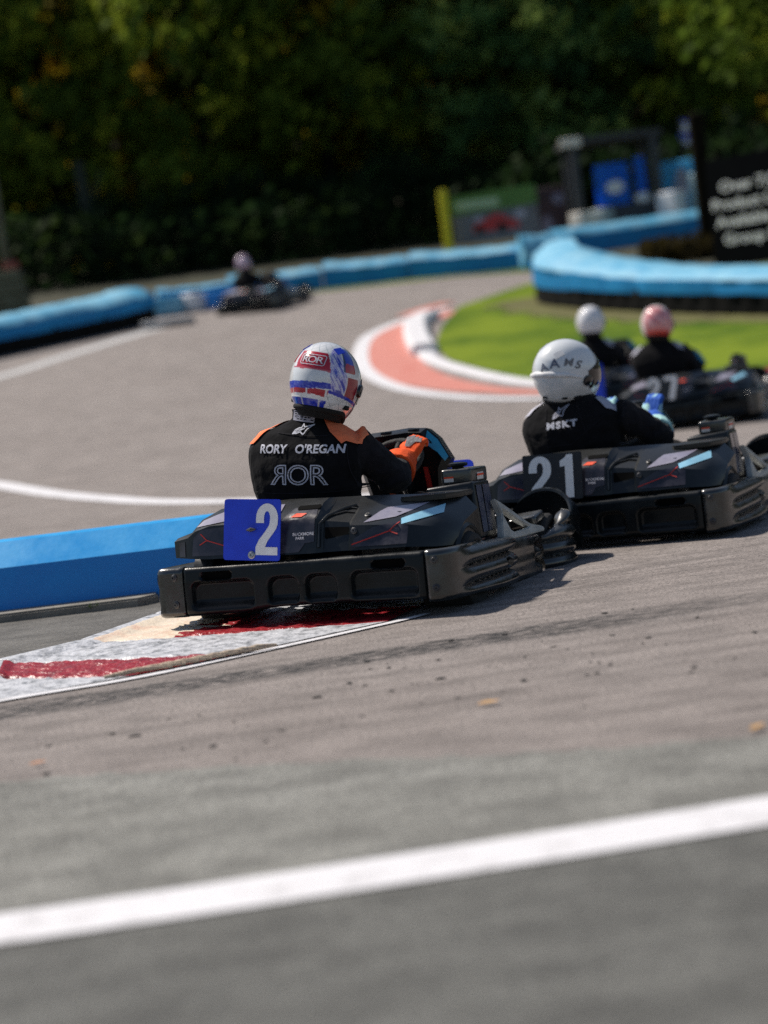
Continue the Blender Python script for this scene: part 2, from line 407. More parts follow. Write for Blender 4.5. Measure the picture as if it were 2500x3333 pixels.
    # wheel arch on the right and left
    for sg in (1, -1):
        mb = MB(); m = Matrix.Translation((sg*.535, -.5, .175)) @ Matrix.Rotation(R(90), 4, 'Y')
        mb.lathe([(.150, -.055), (.172, -.05), (.176, .04), (.160, .052), (.150, .045), (.150, -.055)], m, 24, R(95), R(265))
        mb.build('wheel_arch', MT['cowl'], K, 50)
    # --- fuel tank tower (right side)
    mb = MB()
    mb.loft([[(.36, -.25, .26), (.545, -.25, .26), (.525, .02, .255), (.36, .05, .255)],
             [(.315, -.25, .485), (.52, -.23, .50), (.505, .025, .494), (.31, .03, .485)]])
    es = mb.bm.edges[:]; bmesh.ops.bevel(mb.bm, geom=es, offset=.012, segments=3, affect='EDGES', profile=.5)
    tw = mb.build('fuel_tower', MT['cowl'], K, 40)
    mb = MB(); mb.prism([(-.24, .27), (-.225, .485), (.01, .478), (.015, .265)], frame((.5475, 0, 0), (-.075, 1, 0), (-.09, 0, 1)), .002)
    mb = MB(); TT = bvh_of(tw)
    MT['towerfilm'] = M('slate_sheen_film', (.045, .055, .10), .22, (.10, .11, .16), 5, .05, 60, rvar=.08, spec=.9)  # slate lightened to paint in sky reflection on the tower's right face
    decal('graphic_panel', poly_bm([[(-.21, .285), (-.20, .482), (-.12, .48), (-.13, .285)], [(-.12, .285), (-.10, .48), (.0, .475), (.005, .28)]]), frame((1, 0, 0), (0, 1, 0), (0, 0, 1)), (-1, 0, 0), TT, MT['towerfilm'], tw)
    decal('graphic_panel', poly_bm([[(.37, .29), (.345, .47), (.50, .478), (.515, .29)]]), F, Y, TT, MT['sticker'], tw)
    mb = MB(); mb.box((.435, -.085, .522), (.135, .21, .066), .014, None, 3)
    tk = mb.build('fuel_tank', MT['plastic2'], K)
    TK = bvh_of(tk)
    decal('warning_label', poly_bm([[(.383, .502), (.383, .524), (.425, .524), (.425, .502)]]), F, Y, TK, MT['label'], tk, .001)
    decal('warning_stripe', poly_bm([[(.383, .517), (.383, .524), (.425, .524), (.425, .517)]]), F, Y, TK, MT['orangefilm'], tk, .002)
    FX = frame((1, 0, 0), (0, 1, 0), (0, 0, 1))
    decal('warning_label', poly_bm([[(-.12, .502), (-.12, .532), (-.04, .532), (-.04, .502)]]), FX, (-1, 0, 0), TK, MT['label'], tk, .001)
    decal('warning_stripe', poly_bm([[(-.12, .518), (-.12, .526), (-.04, .526), (-.04, .518)]]), FX, (-1, 0, 0), TK, MT['orangefilm'], tk, .002)
    mb = MB(); mb.lathe([(.024, .55), (.026, .562), (.040, .564), (.043, .570), (.041, .577), (.022, .582), (.0001, .583)], Matrix.Translation((.43, -.14, 0)), 20)
    mb.build('fuel_cap', MT['plastic'], tk)
    # --- side pods: lower box with notched front end, upper frame with a triangular opening
    for sg in (1, -1):
        pts = [(.575, -.10), (.590, -.05), (.600, .1), (.605, .28), (.600, .36), (.575, .40), (.53, .41)]
        P = resample(catmull([Vector((x*sg, y)) for x, y in pts], 8), 90)
        def pod(s, p, z):
            k = sstep(.24, .32, p.y)
            g = sum(math.exp(-((z-zc)/.016)**2) for zc in (.185, .115))
            return -.036*g*k-.004*math.sin(z*90)*(1-k)*.4
        shell(P, 26, lambda s: .245-.02*s, .05, pod, .2, MT['plastic2'], 'side_pod', K, flip=sg < 0)
        fr = frame((sg*.645, 0, 0), (0, 1, 0), (-.22*sg, 0, 1)); 
        outer = [(-.10, .262), (-.03, .355), (-.06, .425), (.0, .405), (.30, .285), (.455, .262), (.47, .240), (-.10, .238)]
        inner = [(.02, .285), (-.015, .345), (-.012, .372), (.03, .362), (.17, .305), (.27, .276), (.24, .270), (.06, .268)]
        mb = MB(); bm = mb.bm
        def ring(pts, w): return [bm.verts.new(fr @ Vector((u, v, w))) for u, v in pts]
        d = .03*sg
        A, B, C, D = ring(outer, 0), ring(inner, 0), ring(outer, -d), ring(inner, -d)
        n = len(outer)
        for k in range(n):
            j = (k+1) % n
            bm.faces.new((A[k], A[j], B[j], B[k])); bm.faces.new((C[k], D[k], D[j], C[j])); bm.faces.new((A[k], C[k], C[j], A[j])); bm.faces.new((B[k], B[j], D[j], D[k]))
        bmesh.ops.recalc_face_normals(bm, faces=bm.faces)
        bmesh.ops.bevel(bm, geom=[e for e in bm.edges if e.calc_face_angle(0) > R(30)], offset=.005, segments=2, affect='EDGES')
        sp = mb.build('pod_frame', MT['frameplastic'], K)
        mb = MB(); mb.tube([fr @ Vector((.07, .36, -.06*sg)), fr @ Vector((.12, .26, -.05*sg))], .008, 10); mb.build('brake_rod', MT['metal'], sp)
    # --- front bumper with tall deflectors in front of the wheels
    half = [(0, .995), (.2, .99), (.38, .965), (.52, .905), (.610, .815), (.645, .71), (.645, .60), (.62, .51), (.58, .455)]
    full = [(-x, y) for x, y in half[::-1]]+half[1:]
    P = resample(catmull([Vector((x, y)) for x, y in full], 8), 220)
    def fz(s):
        a = abs(s-.5)*2
        return .23+.085*math.exp(-((a-.77)/.09)**2)-.02*sstep(.93, 1, a)
    def fd(s, p, z):
        a = abs(s-.5)*2; k = sstep(.6, .72, a)
        lob = abs(math.cos(math.pi*(z-.148)/.066))**.55
        return k*(.030*lob-.020)
    fbp = shell(P[::-1], 34, fz, lambda s: .055-.01*abs(s-.5), fd, .06, [MT['plastic2'], MT['void']], 'front_bumper', K, flip=False,
          slot=lambda c, s: rr(abs(c.y), c.z, .70, .76, .135, .172, .01, .003) > .6)
    for sg in (1, -1):
        # arched deflector over the front of the wheel: a thin curved band
        arc = [(.30, .90, .30), (.36, .88, .365), (.44, .86, .400), (.54, .82, .398), (.61, .77, .360), (.645, .71, .305), (.645, .67, .24)]
        A = catmull([Vector((x*sg, y, z)) for x, y, z in arc], 6)
        mb = MB(); rings = []
        for p in A:
            ctr = Vector((sg*.45, .80, .22)); o = (p-ctr).normalized()
            rings.append([p, p+Vector((0, .018, 0))+o*.004, p+Vector((sg*.004, .13, -.05)), p+Vector((sg*.0, .13, -.058)), p-o*.012+Vector((0, .0, 0))])
        mb.loft(rings); mb.build('deflector', MT['plastic'], K, 50)
        mb = MB(); A2 = [Vector((sg*x, .88, z)) for x, z in ((.30, .20), (.60, .20))]
        mb.loft([[(p.x, p.y+.05, .20), (p.x, p.y+.07, .20)] and [(p.x, p.y+.03, .12), (p.x, p.y+.06, .12), (p.x*.97+.012*sg, p.y+.06, p.z), (p.x*.97+.012*sg, p.y+.03, p.z)] for p, z in [(Vector((a.x, .80-.0*i, max(.2, a.z-.015))), 0) for i, a in enumerate(A)]])
        mb.build('deflector_web', MT['plastic'], K, 50)
        mb = MB(); mb.box((sg*.50, .50, .285), (.13, .15, .045), .016, (R(8), R(-6*sg), 0), 3); mb.build('front_fender', MT['plastic2'], K)
    # --- wheels
    for sg in (1, -1):
        for y, r, w, x, zb in ((-.5, .158, .22, .50, -.004), (.62, .128, .13, .515, .045)):
            m = Matrix.Translation((sg*x, y, zb+r)) @ Matrix.Rotation(R(90), 4, 'Y')
            wh = empty('wheel'); wh.parent = K
            mb = MB(); h = w/2
            mb.lathe([(r*.52, -h*.8), (r*.80, -h), (r*.93, -h*.92), (r, -h*.72), (r, h*.72), (r*.93, h*.92), (r*.80, h), (r*.52, h*.8)], m, 36)
            mb.build('tyre', MT['rubber'], wh, 35)
            mb = MB(); mb.lathe([(r*.53, -h*.82), (r*.47, -h*.7), (r*.44, 0), (r*.25, h*.1), (.02, h*.15), (.02, h*.3), (r*.28, h*.25), (r*.46, h*.3), (r*.47, h*.7), (r*.53, h*.82)], m, 24)
            mb.build('rim', MT['metal'], wh, 40)
    # --- chassis
    mb = MB()
    for sg in (1, -1):
        mb.tube(catmull([(sg*.33, -.78, .10), (sg*.33, -.3, .09), (sg*.36, .2, .09), (sg*.27, .7, .09), (sg*.22, .92, .10)], 6), .016, 10)
        mb.tube([(sg*.2, .62, .11), (sg*.46, .62, .17)], .014, 8)
        mb.tube([(sg*.33, -.78, .10), (sg*.33, -.80, .20)], .014, 8)
    for y in (-.76, -.35, .15, .6): mb.tube([(-.34, y, .095), (.34, y, .095)], .016, 10)
    mb.build('chassis', MT['darkmetal'], K)
    mb = MB(); mb.tube([(-.58, -.5, .175), (.58, -.5, .175)], .02, 12); mb.build('rear_axle', MT['metal'], K)
    mb = MB(); mb.prism([(-.32, -.25), (.32, -.25), (.34, .3), (.22, .88), (-.22, .88), (-.34, .3)], Matrix.Translation((0, 0, .07)), .005); mb.build('floor_tray', MT['darkmetal'], K)
    # --- seat: open shell
    rings = []
    for t in range(15):
        a = t/14
        z = .47-.38*sstep(0, .62, a); y = -.62+.10*a+.42*sstep(.35, 1, a)
        w = .225-.015*math.sin(a*3.1); dp = .17*(1-.35*a)
        ring = []
        for k in range(17):
            th = R(-100+200*k/16); ring.append((-.09+w*math.sin(th), y+dp*(1-math.cos(th))*(1-a*.6), z+dp*(1-math.cos(th))*.55*a))
        rings.append(ring)
    mb = MB(); mb.loft(rings, cap=False, closed_ring=False); st_ = mb.build('seat', MT['plastic'], K, 60)
    # --- engine
    mb = MB(); mb.box((.22, -.42, .20), (.20, .24, .2), .02)
    for k in range(6): mb.box((.22, -.42, .31+.014*k), (.17, .17, .005))
    mb.build('engine', MT['darkmetal'], K)
    # --- steering wheel, column and front panel
    c = Vector((.060, .08, .605)); nrm = Vector((.05, -.66, .75)).normalized(); u = Vector((1, 0, 0)); v = nrm.cross(u)
    mb = MB(); mb.tube([c+(u*math.cos(2*math.pi*k/40)+v*math.sin(2*math.pi*k/40))*.120 for k in range(40)], .0175, 10, closed=True)
    for a in (90, 210, 330): mb.tube([c, c+(u*math.cos(R(a))+v*math.sin(R(a)))*.115], .014, 8)
    mb.ico(c, .045, 2, (1, 1, .6)); sw = mb.build('steering_wheel', MT['rubber'], K, 60)
    mb = MB(); mb.tube([c, c-nrm*.5], .013, 10); mb.build('steering_column', MT['metal'], K)
    # front panel: faceted dark shield with pale teal edge
    rim = [(-.175, .60), (-.150, .695), (-.095, .733), (.005, .737), (.085, .742), (.165, .735), (.212, .690), (.262, .590), (.235, .545), (.225, .44), (.03, .40), (-.14, .44)]
    mb = MB()
    ring0 = [(x, .24+.10*(.74-z), z) for x, z in rim]
    ring1 = [(.04+(x-.04)*.86, .20+.10*(.74-z), .60+(z-.60)*.86) for x, z in rim]
    ring2 = [(.04+(x-.04)*.92, .33+.15*(.74-z), .58+(z-.58)*.95) for x, z in rim]
    mb.loft([ring1, ring0, ring2]); bmesh.ops.bevel(mb.bm, geom=[e for e in mb.bm.edges if e.calc_face_angle(0) > R(25)], offset=.006, segments=2, affect='EDGES')
    fp = mb.build('front_panel', MT['plastic'], K, 35)
    FT = bvh_of(fp)
    decal('teal_edge', poly_bm([[(.172, .665), (.170, .722), (.212, .680), (.252, .600), (.240, .585), (.215, .625)]]), F, Y, FT, MT['teal'], fp, .003)
    decal('red_strip', poly_bm([[(.150, .47), (.143, .565), (.165, .565), (.175, .47)]]), F, Y, FT, MT['redline'], fp, .003)
    for x, z in ((-.02, .72), (.11, .722)):
        mb = MB(); mb.box((x, .225, z), (.05, .03, .03), .008); mb.build('panel_clip', MT['plastic'], fp)
    mb = MB(); mb.prism(rrect(.06, .225, .40, .605, .03), frame((0, .46, 0), (1, 0, 0), (0, .35, 1)), .006, .002)
    mb.build('front_plate', MT['blueplate'], K)
    mb = MB()
    mb.loft([[(-.2, .70, .20), (.2, .70, .20), (.15, .70, .36), (-.15, .70, .36)], [(-.22, .93, .16), (.22, .93, .16), (.15, .90, .23), (-.15, .90, .23)]])
    bmesh.ops.bevel(mb.bm, geom=mb.bm.edges[:], offset=.02, segments=2, affect='EDGES'); mb.build('nose_cone', MT['plastic'], K)
    return K
def add_plate(K, text, blue):
    if blue:
        fr = frame((-.190, -.888, .402), (1, 0, -.085), (.085, .10, 1))
        mb = MB(); mb.prism(rrect(-.124, .124, -.122, .122, .012), fr, -.005, .0015); p = mb.build('number_plate', MT['blueplate'], K)
        mb = MB(); mb.prism(rrect(-.1255, .1255, -.1235, .1235, .013), fr @ Matrix.Translation((0, 0, -.0055)), -.002)
        fr2 = fr @ Matrix.Translation((0, 0, .001)); PT = bvh_of(p)
        decal('number', digits_bm(text, .205, .83), fr2 @ Matrix.Translation((.066, .003, 0)), (0, 1, -.1), PT, MT['digit'], p, .0012, .05)
        bolt('plate_bolt', fr @ Vector((.002, -.100, .001)), fr.to_3x3() @ Vector((0, 0, 1)), .0105, p, MT['metal'])
        mb = MB(); mb.tube([fr @ Vector((-.020, -.002, .008)), fr @ Vector((0, 0, .012)), fr @ Vector((.020, .002, .008))], [.003, .009, .003], 8); mb.build('wing_nut', MT['darkmetal'], p)
    else:
        T = bvh_of([o for o in kids(K) if o.name.startswith('rear_cowl')][0])
        fr = frame((-.185, -.876, .393), (1, 0, -.02), (.01, .155, 1))
        mb = MB(); mb.prism(rrect(-.148, .148, -.105, .118, .008), fr, -.004, .0015); p = mb.build('number_plate', MT['blackplate'], K)
        PT = bvh_of(p)
        decal('number', digits_bm(text, .205, .98, .20, .0), fr @ Matrix.Translation((-.004, .006, 0)), (0, 1, -.1), PT, MT['digit'], p, .0012, .05)
    return p

# ------------------------------------------------------------------ people
def remesh(mb, vox, smooth=6):
    bmesh.ops.recalc_face_normals(mb.bm, faces=mb.bm.faces)
    me = bpy.data.meshes.new('tmp'); mb.bm.to_mesh(me); mb.bm.free()
    o = bpy.data.objects.new('tmp', me); col.objects.link(o)
    m = o.modifiers.new('r', 'REMESH'); m.mode = 'VOXEL'; m.voxel_size = vox
    s = o.modifiers.new('s', 'SMOOTH'); s.iterations = smooth; s.factor = .5
    dg = bpy.context.evaluated_depsgraph_get(); out = bpy.data.meshes.new_from_object(o.evaluated_get(dg))
    bpy.data.objects.remove(o); bpy.data.meshes.remove(me); return out
def ellring(c, rx, ry, tilt=0, n=20, pw=.85):
    out = []
    for k in range(n):
        a = 2*math.pi*k/n; ca, sa = math.cos(a), math.sin(a)
        x = rx*math.copysign(abs(ca)**pw, ca); y = ry*math.copysign(abs(sa)**pw, sa)
        out.append((c[0]+x, c[1]+y, c[2]-x*math.tan(tilt)))
    return out
def hand_mb(mb, wrist, palm_dir, side_dir, size=1.0, curl=1.0, thumb=1):
    # palm, four unequal bent fingers and a side thumb; palm_dir along the hand, side_dir towards the thumb
    f = Vector(palm_dir).normalized(); s = Vector(side_dir); s = (s-f*s.dot(f)).normalized(); nrm = s.cross(f)*thumb
    w = Vector(wrist)
    for k in range(4):
        t = (k-1.5)/1.5
        mb.tube([w-f*.01+s*(-t*.014), w+f*.045*size+s*(-t*.026), w+f*.085*size+s*(-t*.031)], [.020*size, .019*size, .014*size], 8)
    for k, ln in enumerate((.072, .080, .074, .058)):
        t = (k-1.5)/1.5; b = w+f*.082*size+s*(-t*.031); d = f.copy(); pts = [b]; ax = s
        for j, fr_ in enumerate((.45, .32, .23)):
            ang = curl*(R(38), R(62), R(45))[j]
            d = (Matrix.Rotation(-ang*thumb, 3, ax) @ d).normalized(); pts.append(pts[-1]+d*ln*fr_*size)
        mb.tube(pts, [.0125*size, .0118*size, .0108*size, .0088*size], 8)
    b = w+f*.022*size+s*.024
    d1 = (f*.6+s*.7+nrm*-.25).normalized(); d2 = (f*.85+s*.1+nrm*-.5).normalized()
    mb.tube([w+f*.0, b, b+d1*.038*size, b+d1*.038*size+d2*.03*size], [.018, .016*size, .0135*size, .010*size], 8)
    return mb
def make_person(label, parent_mat, spec, vox=.0085):
    P = empty('person'); P['label'] = label; P['category'] = 'person'
    sp = dict(tors=[(-.10, -.36, .20, .205, .145, 0), (-.112, -.42, .36, .212, .135, 0), (-.118, -.455, .47, .222, .128, .02), (-.118, -.47, .56, .236, .130, .05), (-.115, -.47, .64, .249, .128, .09),
                    (-.108, -.455, .705, .252, .118, .13), (-.098, -.435, .755, .215, .105, .13), (-.092, -.42, .79, .145, .09, .12), (-.09, -.41, .815, .085, .078, .10), (-.088, -.40, .85, .070, .07, .1)],
              rarm=[(.085, -.43, .690), (.150, -.36, .620), (.185, -.25, .548), (.150, -.10, .588), (.150, -.03, .610)],
              larm=[(-.285, -.43, .725), (-.310, -.32, .655), (-.290, -.19, .59), (-.18, -.06, .60), (-.11, .0, .62)],
              rhand=(.165, -.02, .618), lhand=(-.10, .01, .64), rdir=(.28, .55, .72), ldir=(-.10, .5, .75),
              head=(-.008, -.43, .962), hrot=(-9, 13, -3), hs=1.06)
    sp.update(spec)
    ex = sp.get('fat', 1.0)
    def figure(k, vx, full):
        mb = MB()
        T = sp['tors'] if full else sp['tors']
        mb.loft([ellring((x, y, z), rx*k*ex, ry*k*ex, t) for x, y, z, rx, ry, t in T])
        mb.tube(catmull(sp['rarm'], 4), [r*k for r in (.088, .084, .080, .077, .074, .072, .071, .072, .074, .072, .068, .062, .057, .052, .048, .045, .042)], 14)
        mb.tube(catmull(sp['larm'], 4), [r*k for r in (.088, .084, .080, .077, .074, .072, .071, .072, .074, .072, .068, .062, .057, .052, .048, .045, .042)], 14)
        for sg in (1, -1):
            L = catmull([(-.09+sg*.09, -.34, .21), (-.02+sg*.15, -.05, .33), (.0+sg*.16, .14, .385), (.0+sg*.17, .36, .27), (.0+sg*.19, .60, .16)], 4)
            mb.tube(L, [r*k for r in (.105, .104, .102, .098, .095, .09, .085, .08, .078, .072, .07, .07, .066, .062, .056, .05, .046)], 14)
        if not full:
            mb.tube([(sp['tors'][-1][0], sp['tors'][-1][1], .78), (sp['head'][0]-.02, sp['head'][1], sp['head'][2]-.08)], [.06, .058], 12)
            h = Vector(sp['head']); mb.ico(h+Vector((0, 0, .0)), .095, 3, (.85, 1.05, 1.15))
            mb.ico(h+Vector((0, .105, -.02)), .016, 1)
            for w, d, s_, th in ((sp['rhand'], sp['rdir'], (-1, .1, .3), -1), (sp['lhand'], sp['ldir'], (1, .1, .3), 1)): hand_mb(mb, w, d, s_, .9, 1, th)
            for sg in (1, -1): mb.tube([(sg*.19, .60, .15), (sg*.19, .66, .13), (sg*.19, .76, .20)], [.035, .035, .03], 8)
        return remesh(mb, vx, 4 if full else 2)
    body = link('body', figure(.80, .014, False), MT['skin'], P, 60)
    me = figure(1.0, vox, True)
    # cloth folds
    NR = [v.normal.copy() for v in me.vertices]
    for v, n in zip(me.vertices, NR):
        p = v.co.copy()
        amt = .005
        if p.x > sp['rarm'][0][0]+.03 and p.y > -.42: amt = .011
        if p.z < .55: amt += .005*sstep(.58, .48, p.z)
        d = noise.noise(Vector((p.x*9, p.y*9, p.z*22)))*amt + noise.noise(Vector((p.x*26+3, p.y*26, p.z*38)))*amt*.35
        v.co = p+n*d
    suit = link('race_suit', me, [sp.get('suit', MT['suit']), MT['suit2']], P, None); me.shade_smooth()
    arms = [Vector(q) for q in catmull(sp['rarm'], 3)+catmull(sp['larm'], 3)]
    for f in me.polygons:
        c_ = f.center
        if min((c_-q).length for q in arms) < .105 and (c_.x > sp['rarm'][0][0]+.045 or c_.y > -.34 or c_.x < sp['larm'][0][0]-.03): f.material_index = 1
    ST = bvh_of(suit); F = frame((0, -1, 0), (1, 0, 0), (0, 0, 1)); Y = (0, 1, 0)
    for poly, m in sp.get('patches', []):
        decal('shoulder_patch', poly_bm([poly]), frame((0, 0, 0), (1, 0, 0), (0, .66, .75)), (0, .75, -.66), ST, m, P, .004, .010)
    # collar
    c = sp['tors'][-2]
    mb = MB(); rings = []
    for z, k in ((.785, 1.16), (.81, 1.03), (.85, .97), (.862, .99), (.862, .90), (.80, .92)):
        rings.append(ellring((c[0]+.003, c[1]+.01*(z-.8), z-.005), .088*k, .083*k, .12, 24, 1))
    mb.loft(rings, cap=False); cl = mb.build('collar', sp.get('suit', MT['suit']), suit, 60)
    CT = bvh_of(cl)
    if sp.get('tagc'):
        for pts in ([(.098, .70), (.105, .63), (.112, .56), (.118, .50)], [(-.325, .70), (-.335, .62), (-.332, .54)], [(-.33, .545), (-.22, .530), (-.08, .520), (.06, .515), (.12, .52)], [(-.20, .775), (-.09, .755), (.02, .742)]):
            decal('suit_seam', poly_bm(line_poly(pts, .0035)), F, Y, ST, MT['suit2'], suit, .002, .015)
        fr = frame((-.094, -1, .832), (1, 0, -.21), (.2, 0, 1))
        decal('collar_label', poly_bm([[(-.052, -.021), (-.052, .021), (.048, .021), (.048, -.021)]]), fr, Y, CT, MT['greythread'], cl, .002, .012)
        bm = bmesh.new(); 
        for r_ in range(4):
            for q in range(6):
                if (r_*5+q*3) % 4 == 0: continue
                x = -.044+q*.0155+random.uniform(0, .003); y = -.0145+r_*.0095
                bm.faces.new([bm.verts.new((x+a, y+b, 0)) for a, b in ((0, 0), (.011, .001), (.0115, .0045), (.001, .0042))])
        decal('collar_print', bm, fr, Y, CT, MT['suit'], cl, .0035, .02)
    # gloves
    for nm_, w, d, s_, th in (('r', sp['rhand'], sp['rdir'], (-1, .1, .3), -1), ('l', sp['lhand'], sp['ldir'], (1, .1, .3), 1)):
        mb = MB(); hand_mb(mb, w, d, s_, 1.08, 1.0, th)
        a = sp['rarm'] if nm_ == 'r' else sp['larm']
        q = Vector(a[-2]).lerp(Vector(a[-3]), .62)
        mb.tube([q, Vector(a[-2]), Vector(a[-2]).lerp(Vector(a[-1]), .6), Vector(w), Vector(w)+Vector(d).normalized()*.02], [.081, .078, .066, .047, .036], 16)
        g = link('glove', remesh(mb, .006 if vox < .01 else .011, 3), sp.get('glove', MT['orange']), P, 70)
        GT = bvh_of(g); wv = Vector(w); dn = Vector(d).normalized()
        if sp.get('gdec'):
            k = wv+dn*.075
            decal('knuckle_panel', poly_bm([[(-.034, -.006), (-.030, .030), (.020, .040), (.036, .018), (.034, -.002), (.010, .004), (-.014, -.012)]]), frame((k.x, -1, k.z), (1, 0, .1), (0, 0, 1)), (0, 1, 0), GT, MT['greyfab'], g, .002, .008)
            decal('cuff_print', poly_bm([[(-.030, -.010), (-.030, .012), (.028, .012), (.028, -.010)]]), frame((wv.x-.018, -1, wv.z-.035), (1, 0, -.15), (.15, 0, 1)), (0, 1, 0), GT, MT['patchwhite'], g, .002, .008)
        mb = MB(); m_ = frame(wv-dn*.002, dn.orthogonal(), dn.cross(dn.orthogonal()))
        mb.tube([m_ @ Vector((.040*math.cos(t*math.pi/10), .040*math.sin(t*math.pi/10), 0)) for t in range(20)], .006, 8, closed=True)
        mb.build('wrist_strap', MT['suit'], g)
    for sg in (1, -1):
        mb = MB(); mb.loft([ellring((sg*.19, .57, .20), .055, .06, 0, 14), ellring((sg*.19, .60, .14), .052, .075, 0, 14), ellring((sg*.19, .64, .105), .048, .12, 0, 14)])
        mb.tube([(sg*.19, .62, .125), (sg*.19, .74, .16), (sg*.19, .80, .215)], [.045, .044, .032], 12); mb.build('boot', MT['suit2'], P, 60)
    for o_ in sp.get('back', lambda *a: [])(suit, ST, P) or []: pass
    # helmet
    H = make_helmet(sp.get('helmet', 'white'), P, hi=vox < .01)
    H.scale = (sp.get('hs', 1.0),)*3
    H.location = sp['head']; H.rotation_euler = Euler([R(a) for a in sp['hrot']], 'YXZ')
    P.matrix_world = parent_mat
    return P

def hsurf(lon, lat):
    # lon 0 = face direction (+y), positive to the right (+x); returns the shell point
    cl, sl = math.cos(lat), math.sin(lat)
    x = .136*cl*math.sin(lon); y = .160*cl*math.cos(lon); z = .158*sl
    if z < 0:
        f = max(0, math.cos(lon)); t = -z/.158
        y += .035*f*t; z *= 1.0+.14*f
        x *= 1-.06*t; y *= 1-.03*t
    else:
        y -= .012*(z/.158)
    return Vector((x, y, z))
WHITE = (.78, .79, .80); RED = (.45, .010, .03); BLUE = (.010, .03, .46); BLK = (.01, .01, .01); DKB = (.008, .02, .22)
def livery(kind, lon, lat):
    d = math.degrees; lo, la = d(lon), d(lat); lo += 1.6*noise.noise(Vector((la*.09, lo*.02, 3))); la += .7*noise.noise(Vector((lo*.07, la*.05, 8))); bk = ((lo+180+180) % 360)-180   # 0 at the back of the head, + towards the right side
    bk = -bk if False else bk
    # lon=180 is back; seen from behind the right side of the helmet (+x) has lon in 0..180
    b = 180-lo if lo >= 0 else -180-lo       # + = right side, 0 = back
    if kind == 'red_blue_white':
        c = WHITE
        web = abs(math.sin(b*.16+la*.12)) < .10 or abs(math.sin(b*.11-la*.19+.6)) < .09
        if la > 42 or (b > 35 and la < -12):
            c = (.40, .46, .48) if web else WHITE
        if 12 < la < 41 and -36+max(0, (26-la))*.4 < b < 33+(26-la)*.35: c = RED
        if abs(la-13) < 1.3 and -40 < b < 36: c = (.5, .1, .12)
        if -7 < la < 12 and -38 < b < 30: c = (.70, .74, .76)
        if -15+.10*b < la < -5+.05*b and -85 < b < 60: c = BLUE if noise.noise(Vector((b*.2, la*.4, 1))) < .28 else (.10, .16, .62)
        if -22-.05*abs(b) < la < -15+.05*b and -60 < b < 62: c = RED if (b+70) % 34 > 3 else WHITE
        if -28 < la < -22-.05*abs(b): c = (.82, .83, .83)
        if la <= -29: c = BLUE if (b+200) % 37 > 4 else (.6, .6, .65)
        if 33+max(0, 18-la)*.25 < b < 64-max(0, la-20)*.5 and -14 < la < 50:
            q = noise.noise(Vector((b*.16+la*.10, la*.03-b*.03, 2.5))); s = 2.0*q+.8*noise.noise(Vector((b*.45+la*.3, la*.08, 7)))
            c = (.26, .24, .62) if s > .5 else ((.66, .66, .82) if s > .0 else ((.40, .38, .74) if s > -.35 else (.04, .06, .48)))
        if 58 < b < 84 and 16 < la < 60: c = BLUE if la > 30 else RED
        if 58 < b < 62 and 16 < la < 60: c = (.02, .03, .10)
        if 66 < b < 92 and -20 < la < 10: c = (.33, .015, .035)
        if 48 < b < 78 and -30 < la < -10 and la < -.6*(b-48)-6: c = (.06, .08, .45)
        if b < -44 and 20 < la < 55: c = BLUE if la > 34 else RED
        if b > 36 and la < -17-(b-40)*.12: c = (.36, .42, .45) if web else WHITE
        if b > 36 and abs(la+15+(b-40)*.14) < 2.2: c = BLUE
        if b > 108 and la < -8: c = (.25, .02, .05) if la > -38 else (.5, .15, .2)
        return c
    if kind == 'white': return (.74, .77, .79)
    if kind == 'plain': return (.80, .80, .82)
    if kind == 'pink':
        if b < -45 or la > 58: return (.78, .74, .70)
        if -8 < la < 30 and -40 < b < 70: return (.62, .20, .22) if math.sin(b*.13+la*.2) > -.3 else (.80, .45, .45)
        if la < -24: return (.66, .05, .03)
        return (.72, .30, .30)
    if kind == 'lilac': return (.70, .58, .68) if math.sin(b*.05+la*.1) > -.2 else (.35, .2, .3)
